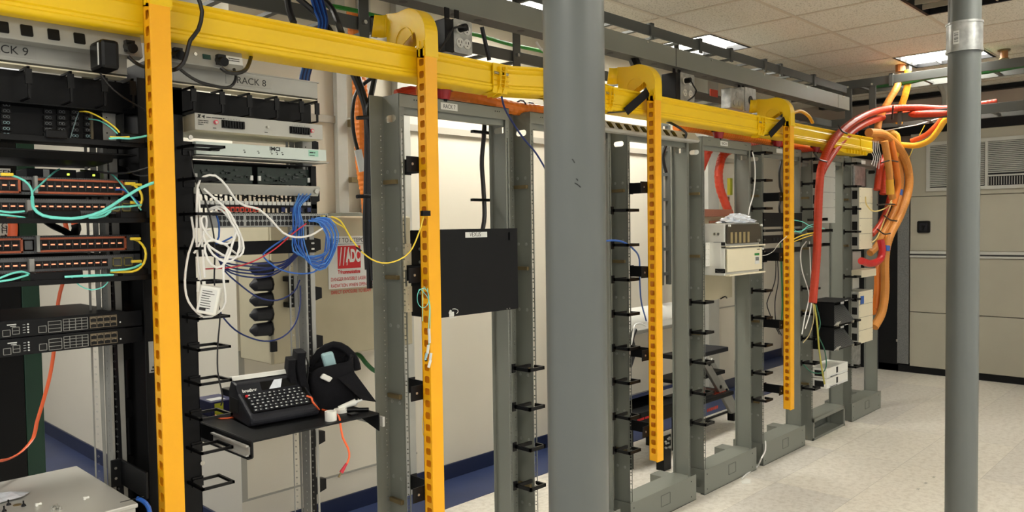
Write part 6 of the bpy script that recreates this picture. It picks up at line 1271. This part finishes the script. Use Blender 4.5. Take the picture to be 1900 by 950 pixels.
for lb_, px, py, y, r, m_ in (('yellow wrap on the short pale orange tube', 1651, 347, 2.23, 0.031, YELT), ('blue tape band on the second thick orange tube', 1668, 358, 2.33, 0.030, BLUT), ('blue tape band on the outer orange tube below its bend', 1643, 461, 2.295, 0.036, BLUT)):
    c = V(px, py, y); d_ = Vector((0.02, 0, 0.03)) if 'yellow' in lb_ else Vector((0.01, 0, 0.025)) if 'second' in lb_ else Vector((0.004, 0, 0.022))
    if 'yellow' in lb_: d_ = Vector((-0.006, 0, 0.06))
    tag(obj('tube_wrap', MB().cyl(c-d_, c+d_, r, 14), m_, smooth=True), lb_, 'tape')
for lb_, pts in (('black tie across the upper part of the tube bundle', ((1636, 302), (1650, 298), (1666, 300))), ('black tie across the bundle beside the cream module', ((1628, 380), (1645, 379), (1660, 379))), ('black tie on the lower bundle above the narrowing', ((1640, 400), (1652, 408), (1664, 410))), ('white-and-black tie at the narrowing of the bundle', ((1628, 425), (1640, 434), (1652, 433))), ('black tie low on the red arch', ((1510, 283), (1520, 296), (1534, 300))), ('black tie at the shoulder of the red arch', ((1555, 232), (1562, 243), (1572, 248))), ('black tie on the level part of the red arch', ((1657, 196), (1656, 210), (1655, 222)))):
    tag(obj('cable_tie', MB().tube([V(px, py, 2.19 if 'arch' in lb_ else 2.22) for px, py in pts], 0.006, 6), BLKC), lb_, 'cable tie')
for k in range(5): cab('white_lead', 'thin white lead dangling from the trough end at the row end', [V(1618+k*3, 262, 2.3), V(1616+k*4, 280, 2.3), V(1621+k*3.5, 292, 2.3), V(1617+k*4.5, 305+k*3, 2.3)], 0.003, WHC, group='white leads at the trough end')
for k, px in enumerate((1622, 1633)): c = V(px, 262, 2.36); tag(obj('pipe_end', MB().cyl(c, c+Vector((0, 0, 0.09)), 0.026, 14), GREYL, smooth=True), ('left' if not k else 'right')+' grey pipe stub beside the trough end above the last rack', 'pipe')
cab('string', 'thin white string slanting above the cooling cabinet', [W(1610, 248, x=7.0), W(1700, 232, x=7.2), W(1760, 214, x=7.3)], 0.004, WHC, smooth=False)
cab('string', 'thin yellow string slanting left of the vent', [W(1716, 232, x=7.3), W(1700, 262, x=7.3), W(1684, 298, x=7.3)], 0.003, YELC, smooth=False)
for lb_, p in (('pale yellow fibre looping left of the tube bundle', [(1606, 365, 2.3), (1608, 380, 2.3), (1622, 392, 2.28), (1645, 385, 2.26), (1655, 370, 2.25)]), ('pale yellow fibre arcing down beside the cream module', [(1655, 375, 2.25), (1640, 410, 2.26), (1628, 440, 2.28), (1618, 450, 2.3)])): cab('fibre_strand', lb_, p, 0.005, mat('pale_yellow', (230, 206, 130), 0.4, 0, 0))
cab('yellow_jumper', 'short yellow hose arching over the trough right of the last elbow', [(1471, 210, 2.35), (1485, 206, 2.36), (1500, 215, 2.38), (1508, 228, 2.38)], 0.012, YELT)
cab('blue_cable', 'short blue cable poking from the trough end', [(1586, 234, 2.35), (1590, 240, 2.35), (1591, 248, 2.33)], 0.006, BLUC)
tag(obj('warning_card', MB().box(W(1318, 170, y=2.6).x, W(1332, 170, y=2.6).x, 2.60, 2.605, W(1320, 178, y=2.6).z, W(1320, 165, y=2.6).z), mat('card_red', (200, 66, 40), 0.5)), 'small red card on the lower tray between the two outlet boxes', 'card')
cab('black_conduit', 'black strap hanging above the third elbow', [(1176, 112, 2.55), (1182, 125, 2.52)], 0.03, BLKC, smooth=False)

# ================================================================ STEP LADDER AND TOOLS BEHIND RACK 5
def Q(px, py, y=3.05): return W(px, py, y=y)
t = thing('step_ladder', 'grey aluminium step ladder with dark treads standing behind the racks right of the middle pole', 'ladder', W(1300, 760, z=0))
def bar(p, q, w_, th, m, nm, par=t):
    d = (q-p).normalized(); s_ = Vector((0, 1, 0)); u_ = d.cross(s_).normalized()*w_/2; s_ = s_*th/2
    v = [p-u_-s_, p+u_-s_, p+u_+s_, p-u_+s_, q-u_-s_, q+u_-s_, q+u_+s_, q-u_+s_]
    return obj(nm, MB().add(v, [(0,3,2,1), (4,5,6,7), (0,1,5,4), (1,2,6,5), (2,3,7,6), (3,0,4,7)]), m, par, bevel=0.004)
ra = bar(Q(1305, 668), Q(1362, 768), 0.065, 0.03, ALU, 'side_rail'); bar(Q(1318, 668, 3.3), Q(1366, 760, 3.3), 0.05, 0.025, ALU, 'side_rail')
m_ = MB()
for px, py in ((1317, 676), (1338, 718), (1349, 724)): c = Q(px, py, 3.03); m_.cyl(c, c+Vector((0, 0.006, 0)), 0.014, 12)
obj('rivets', m_, BLK, ra)
def tread(px0, px1, py, y0, y1, th, lab=None, m=BLK):
    a = Q(px0, py, y0); b = Q(px1, py, y0); return obj('tread', MB().box(a.x, b.x, y0, y1, a.z-th, a.z), m, t, bevel=0.006)
tread(1275, 1352, 662, 3.06, 3.28, 0.035, m=CHAR); tread(1268, 1346, 708, 3.06, 3.32, 0.03); tr_ = tread(1262, 1362, 758, 2.98, 3.30, 0.03)
tread(1165, 1300, 616, 3.1, 3.3, 0.03, m=ALU)
a = Q(1312, 758, 2.978); m_ = MB()
for k in range(6): m_.prism([(a.x+k*0.028, a.z-0.028), (a.x+0.02+k*0.028, a.z-0.028), (a.x+0.024+k*0.028, a.z-0.004), (a.x+0.004+k*0.028, a.z-0.004)], 2.9785, 2.9795, 'y')
obj('orange_pattern', m_, REDT, tr_)
b0 = Q(1312, 755, 3.12); m_ = MB()
for k in range(5): m_.box(b0.x-0.05+k*0.04, b0.x-0.03+k*0.04, 3.02, 3.26, Q(1262, 758, 2.98).z, Q(1262, 758, 2.98).z+0.001)
obj('tread_pattern', m_, REDT, tr_)
bar(Q(1290, 610, 3.2), Q(1262, 672, 3.2), 0.03, 0.03, BLK, 'brace'); bar(Q(1308, 640, 3.3), Q(1295, 700, 3.3), 0.03, 0.03, BLK, 'brace')
c = Q(1360, 770, 3.05); obj('foot', MB().box(c.x-0.04, c.x+0.04, 3.02, 3.08, c.z-0.04, c.z+0.02), BLK2, t, bevel=0.005)
bar(Q(1350, 770, 3.3), Q(1362, 830, 3.3), 0.03, 0.03, ALU, 'rear_leg')
t = thing('wall_guard', 'long off-white rounded rail on the wall behind the step ladder', 'rail', (5, 3.7, 0.9)); a = W(1172, 667, y=3.7); b = W(1296, 700, y=3.7)
obj('rail', MB().prism([(3.738, 0.93), (3.70, 0.90), (3.66, 0.84), (3.66, 0.80), (3.70, 0.76), (3.738, 0.72)], 4.9, 5.95, 'x'), WHT, t, smooth=True)
t = thing('tool_case', 'open black case lying low behind the racks right of the middle pole', 'case', W(1230, 790, y=3.0)); a = Q(1172, 800, 2.95); b = Q(1262, 800, 2.95)
obj('case_bottom', MB().box(a.x, b.x+0.05, 2.95, 3.25, a.z, a.z+0.10), BLK, t, bevel=0.006); obj('case_lid', MB().prism([(3.25, a.z+0.10), (3.05, a.z+0.17), (3.06, a.z+0.19), (3.27, a.z+0.12)], a.x, b.x+0.25, 'x'), NAVY, t)
text('~LASER TOOLS', 0.03, (a.x+0.06, 2.949, a.z+0.05), X_, Z_, REDI, t)
[obj('leg', MB().box(p, p+0.04, q, q+0.04, 0, a.z), BLK, t) for p in (a.x+0.02, b.x) for q in (2.98, 3.2)]
t = thing('circuit_card', 'black circuit card with silver parts leaning low beside the third yellow channel', 'circuit card', Q(1240, 835, 2.8)); a = Q(1232, 838, 2.8); b = Q(1245, 805, 2.8)
obj('card', MB().box(a.x, b.x, 2.8, 2.806, a.z, b.z), BLK2, t); m_ = MB()
for k in range(14): x = random.uniform(a.x+0.003, b.x-0.015); z = random.uniform(a.z+0.005, b.z-0.015); m_.box(x, x+0.012, 2.79, 2.8, z, z+0.009)
obj('silver_parts', m_, STEEL, t); obj('stand_foot', MB().box(a.x, b.x, 2.8, 2.86, 0, a.z), BLK2, t)
cab('tool_cables', 'bunch of black and white leads hanging off the ladder top beside the third yellow channel', [Q(1178, 612, 3.1), Q(1172, 630, 3.08), Q(1176, 650, 3.08), Q(1172, 668, 3.08), Q(1168, 680, 3.08)], 0.018, BLKC)
cab('white_cable', 'white lead looped at the ladder top beside the third yellow channel', [Q(1198, 605, 3.05), Q(1188, 600, 3.05), Q(1178, 604, 3.05), Q(1174, 625, 3.05), Q(1170, 645, 3.05)], 0.006, WHC)
tag(obj('flat_strip', MB().box(W(1300, 785, z=0).x, W(1300, 785, z=0).x+0.9, W(1300, 785, z=0).y, W(1300, 785, z=0).y+0.03, 0.004, 0.01), BLK), 'dark flat strip on the floor behind the rack marked 4', 'strip')
# vertical ladder-like tray on the wall behind rack 5
t = thing('ladder_tray', 'grey ladder tray standing upright on the wall behind the rack right of the middle pole', 'cable tray', (5.3, 3.68, 0.9))
xa, xb = W(1226, 400, y=3.66).x, W(1240, 400, y=3.66).x
for x in (xa, xb): obj('side_rail', MB().box(x-0.012, x+0.012, 3.64, 3.68, 1.10, 2.45), GREYD, t)
for k in range(7): obj('rung', MB().box(xa, xb, 3.65, 3.67, 1.18+k*0.21, 1.205+k*0.21), GREYD, t)
t = thing('wall_column', 'grey wall post seen through the rack marked 4 behind the red tube', 'post', (6.1, 3.6, 0)); a = W(1314, 350, y=3.6).x; b = W(1334, 350, y=3.6).x
obj('post', MB().box(a, b, 3.60, 3.738, 0, CH), GREYL, t, bevel=0.004); obj('bracket', MB().box(a+0.2, b+0.12, 3.56, 3.60, 1.82, 1.86), BRASS, t)
cab('black_cable', 'black cable bowed behind the right upright right of the third yellow channel', [(1236, 268, 2.6), (1231, 285, 2.6), (1231, 300, 2.6), (1236, 320, 2.6)], 0.01, BLKC)

# ================================================================ RIGHT END: COOLING CABINET
t = thing('cooling_cabinet', 'large grey-beige cooling cabinet with louvred vents filling the right end wall', 'cabinet', (XR, 1.0, 0))
def yz(px, py): c = W(px, py, x=XR); return c.y, c.z
obj('plinth', MB().box(XR+0.01, XR+0.148, -1.0, 3.05, 0, 0.075), BLK, t)
YL = 2.70
def pan(y0, y1, z0, z1, nm='panel'): return obj(nm, MB().box(XR-0.012, XR+0.10, y0, y1, z0, z1), UNIT, t, bevel=0.004)
pan(-1.0, YL, 0.075, 0.648); pan(-1.0, YL, 0.655, 1.225); pan(-1.0, YL, 1.298, 1.862); pan(-1.0, YL, 1.868, 2.52)
obj('trim_rail', MB().box(XR-0.028, XR-0.01, -1.0, YL, 1.228, 1.250).box(XR-0.022, XR-0.01, -1.0, YL, 1.254, 1.262).box(XR-0.028, XR-0.01, -1.0, YL, 1.266, 1.296), GREYL, t, bevel=0.003)
obj('trim_line', MB().box(XR-0.024, XR-0.012, -1.0, YL, 1.250, 1.266), INK, t)
vf = obj('vent_frame', MB().box(XR-0.03, XR-0.01, 0.9, 2.545, 2.385, 2.421).box(XR-0.03, XR-0.01, 0.9, 2.545, 1.915, 1.95).box(XR-0.03, XR-0.01, 2.51, 2.545, 1.95, 2.385).box(XR-0.03, XR-0.01, 1.985, 2.01, 1.95, 2.385).box(XR-0.03, XR-0.01, 0.9, 1.985, 2.04, 2.056), GREYL, t, bevel=0.002)
obj('vent_back', MB().box(XR-0.0135, XR-0.012, 0.9, 2.53, 1.93, 2.40), DARK, t)
m_ = MB(); z = 1.962
while z < 2.38:
    m_.prism([(XR-0.026, z), (XR-0.014, z+0.012), (XR-0.014, z+0.014), (XR-0.026, z+0.005)], 2.015, 2.51, 'y')
    if z > 2.06: m_.prism([(XR-0.026, z), (XR-0.014, z+0.012), (XR-0.014, z+0.014), (XR-0.026, z+0.005)], 0.9, 1.985, 'y')
    z += 0.0185
y = 0.92
while y < 1.98: m_.box(XR-0.024, XR-0.014, y, y+0.004, 1.955, 2.035); y += 0.022
obj('louvre_slats', m_, GREYL, t)
c0 = W(1714, 421, x=XR-0.02)
hb = obj('lock_plate', MB().prism(rrect(c0.y-0.062, c0.y+0.062, c0.z-0.062, c0.z+0.062, 0.015), XR-0.03, XR-0.012, 'x'), BLK2, t); obj('lock_face', MB().prism(rrect(c0.y-0.04, c0.y+0.04, c0.z-0.04, c0.z+0.04, 0.01), XR-0.034, XR-0.03, 'x'), CHAR, t)
obj('key_handle', MB().cyl((XR-0.055, c0.y, c0.z+0.004), (XR-0.034, c0.y, c0.z+0.004), 0.014, 12).box(XR-0.05, XR-0.04, c0.y-0.004, c0.y+0.004, c0.z-0.034, c0.z+0.004), BLK, t)
m_ = plate(rect(2.71, 2.825, 0.08, 1.7), [], 0.004, (XR-0.0, 0, 0), Y_, Z_)
t = thing('perforated_strip', 'grey perforated metal strip standing left of the cooling cabinet', 'metal strip', (XR, 2.76, 0)); obj('strip', MB().box(XR-0.01, XR, 2.712, 2.825, 0.09, 1.80), mat('perforated_grey', (112, 114, 112), 0.6, 0.3, 0.45, 260), t); obj('edge_clip', MB().box(XR-0.015, XR, 2.822, 2.834, 0.32, 0.345), BOLT, t)
struct('door_1', MB().box(XR+0.01, XR+0.06, 2.82, 3.34, 0.0, 2.62), BLK); struct('trim_4', MB().box(XR+0.0, XR+0.012, 3.02, 3.03, 0, 2.62), CHAR)
struct('gap_shade_1', MB().box(XR+0.02, XR+0.15, -1.0, 2.83, 2.525, 2.66), BLK); struct('gap_shade_2', MB().box(XR+0.05, XR+0.15, -3, 3.7, 2.90, 2.94), BLK)  # shade of the gaps over cabinet and under ceiling painted as black strips
struct('trim_7', MB().box(XR+0.0, XR+0.1, 3.34, YB, 0, 2.7), GREYL)
t = thing('sprinkler_head', 'small brown ceiling sprinkler just right of the right pole', 'sprinkler', W(1863, 98, z=CH)); c = W(1863, 92, z=CH)
obj('ring', MB().cyl((c.x, c.y, CH-0.012), (c.x, c.y, CH), 0.045, 16), BRASS, t, smooth=True); obj('head', MB().cyl((c.x, c.y, CH-0.07), (c.x, c.y, CH-0.012), 0.028, 12), mat('brown_can', (170, 110, 60), 0.4), t); obj('deflector', MB().cyl((c.x, c.y, CH-0.075), (c.x, c.y, CH-0.07), 0.036, 16), BRASS, t)
t = thing('sprinkler_head', 'small orange-brown ceiling fitting left of the far lit ceiling light', 'sprinkler', W(1671, 124, z=CH)); c = W(1671, 120, z=CH)
obj('body', MB().cyl((c.x, c.y, CH-0.06), (c.x, c.y, CH), 0.04, 12), bpy.data.materials['brown_can'], t); obj('clip', MB().box(c.x+0.03, c.x+0.10, c.y-0.06, c.y-0.02, CH-0.05, CH-0.01), GREYD, t)
cab('grey_pipe', 'pale grey hose curving down just left of the right pole above the red tubes', [W(1748, 155, x=8.4), W(1756, 170, x=8.4), W(1758, 190, x=8.4), W(1752, 215, x=8.4)], 0.05, GREYL)
cab('ballast_wires', 'white wire pigtails in the gap left of the middle pole', [(995, 78, 2.7), (1003, 90, 2.68), (1012, 95, 2.66), (1018, 84, 2.66)], 0.006, WHC)
for k, (x, y, r_) in enumerate(((1.7, 2.2, 0),)): pass
# floor screws / scraps
for k, (px, py) in enumerate(((1704, 909), (1718, 898), (1733, 887))):
    c = W(px, py, z=0); tag(obj('staple', MB().box(c.x, c.x+0.03, c.y, c.y+0.003, 0.0003, 0.003).box(c.x+0.002, c.x+0.032, c.y+0.008, c.y+0.011, 0.0003, 0.003), STEEL), 'pair of tiny metal staples on the floor left of the right pole', 'staple', 'staples on the floor')
for t_, (dx_, dy_) in (): pass
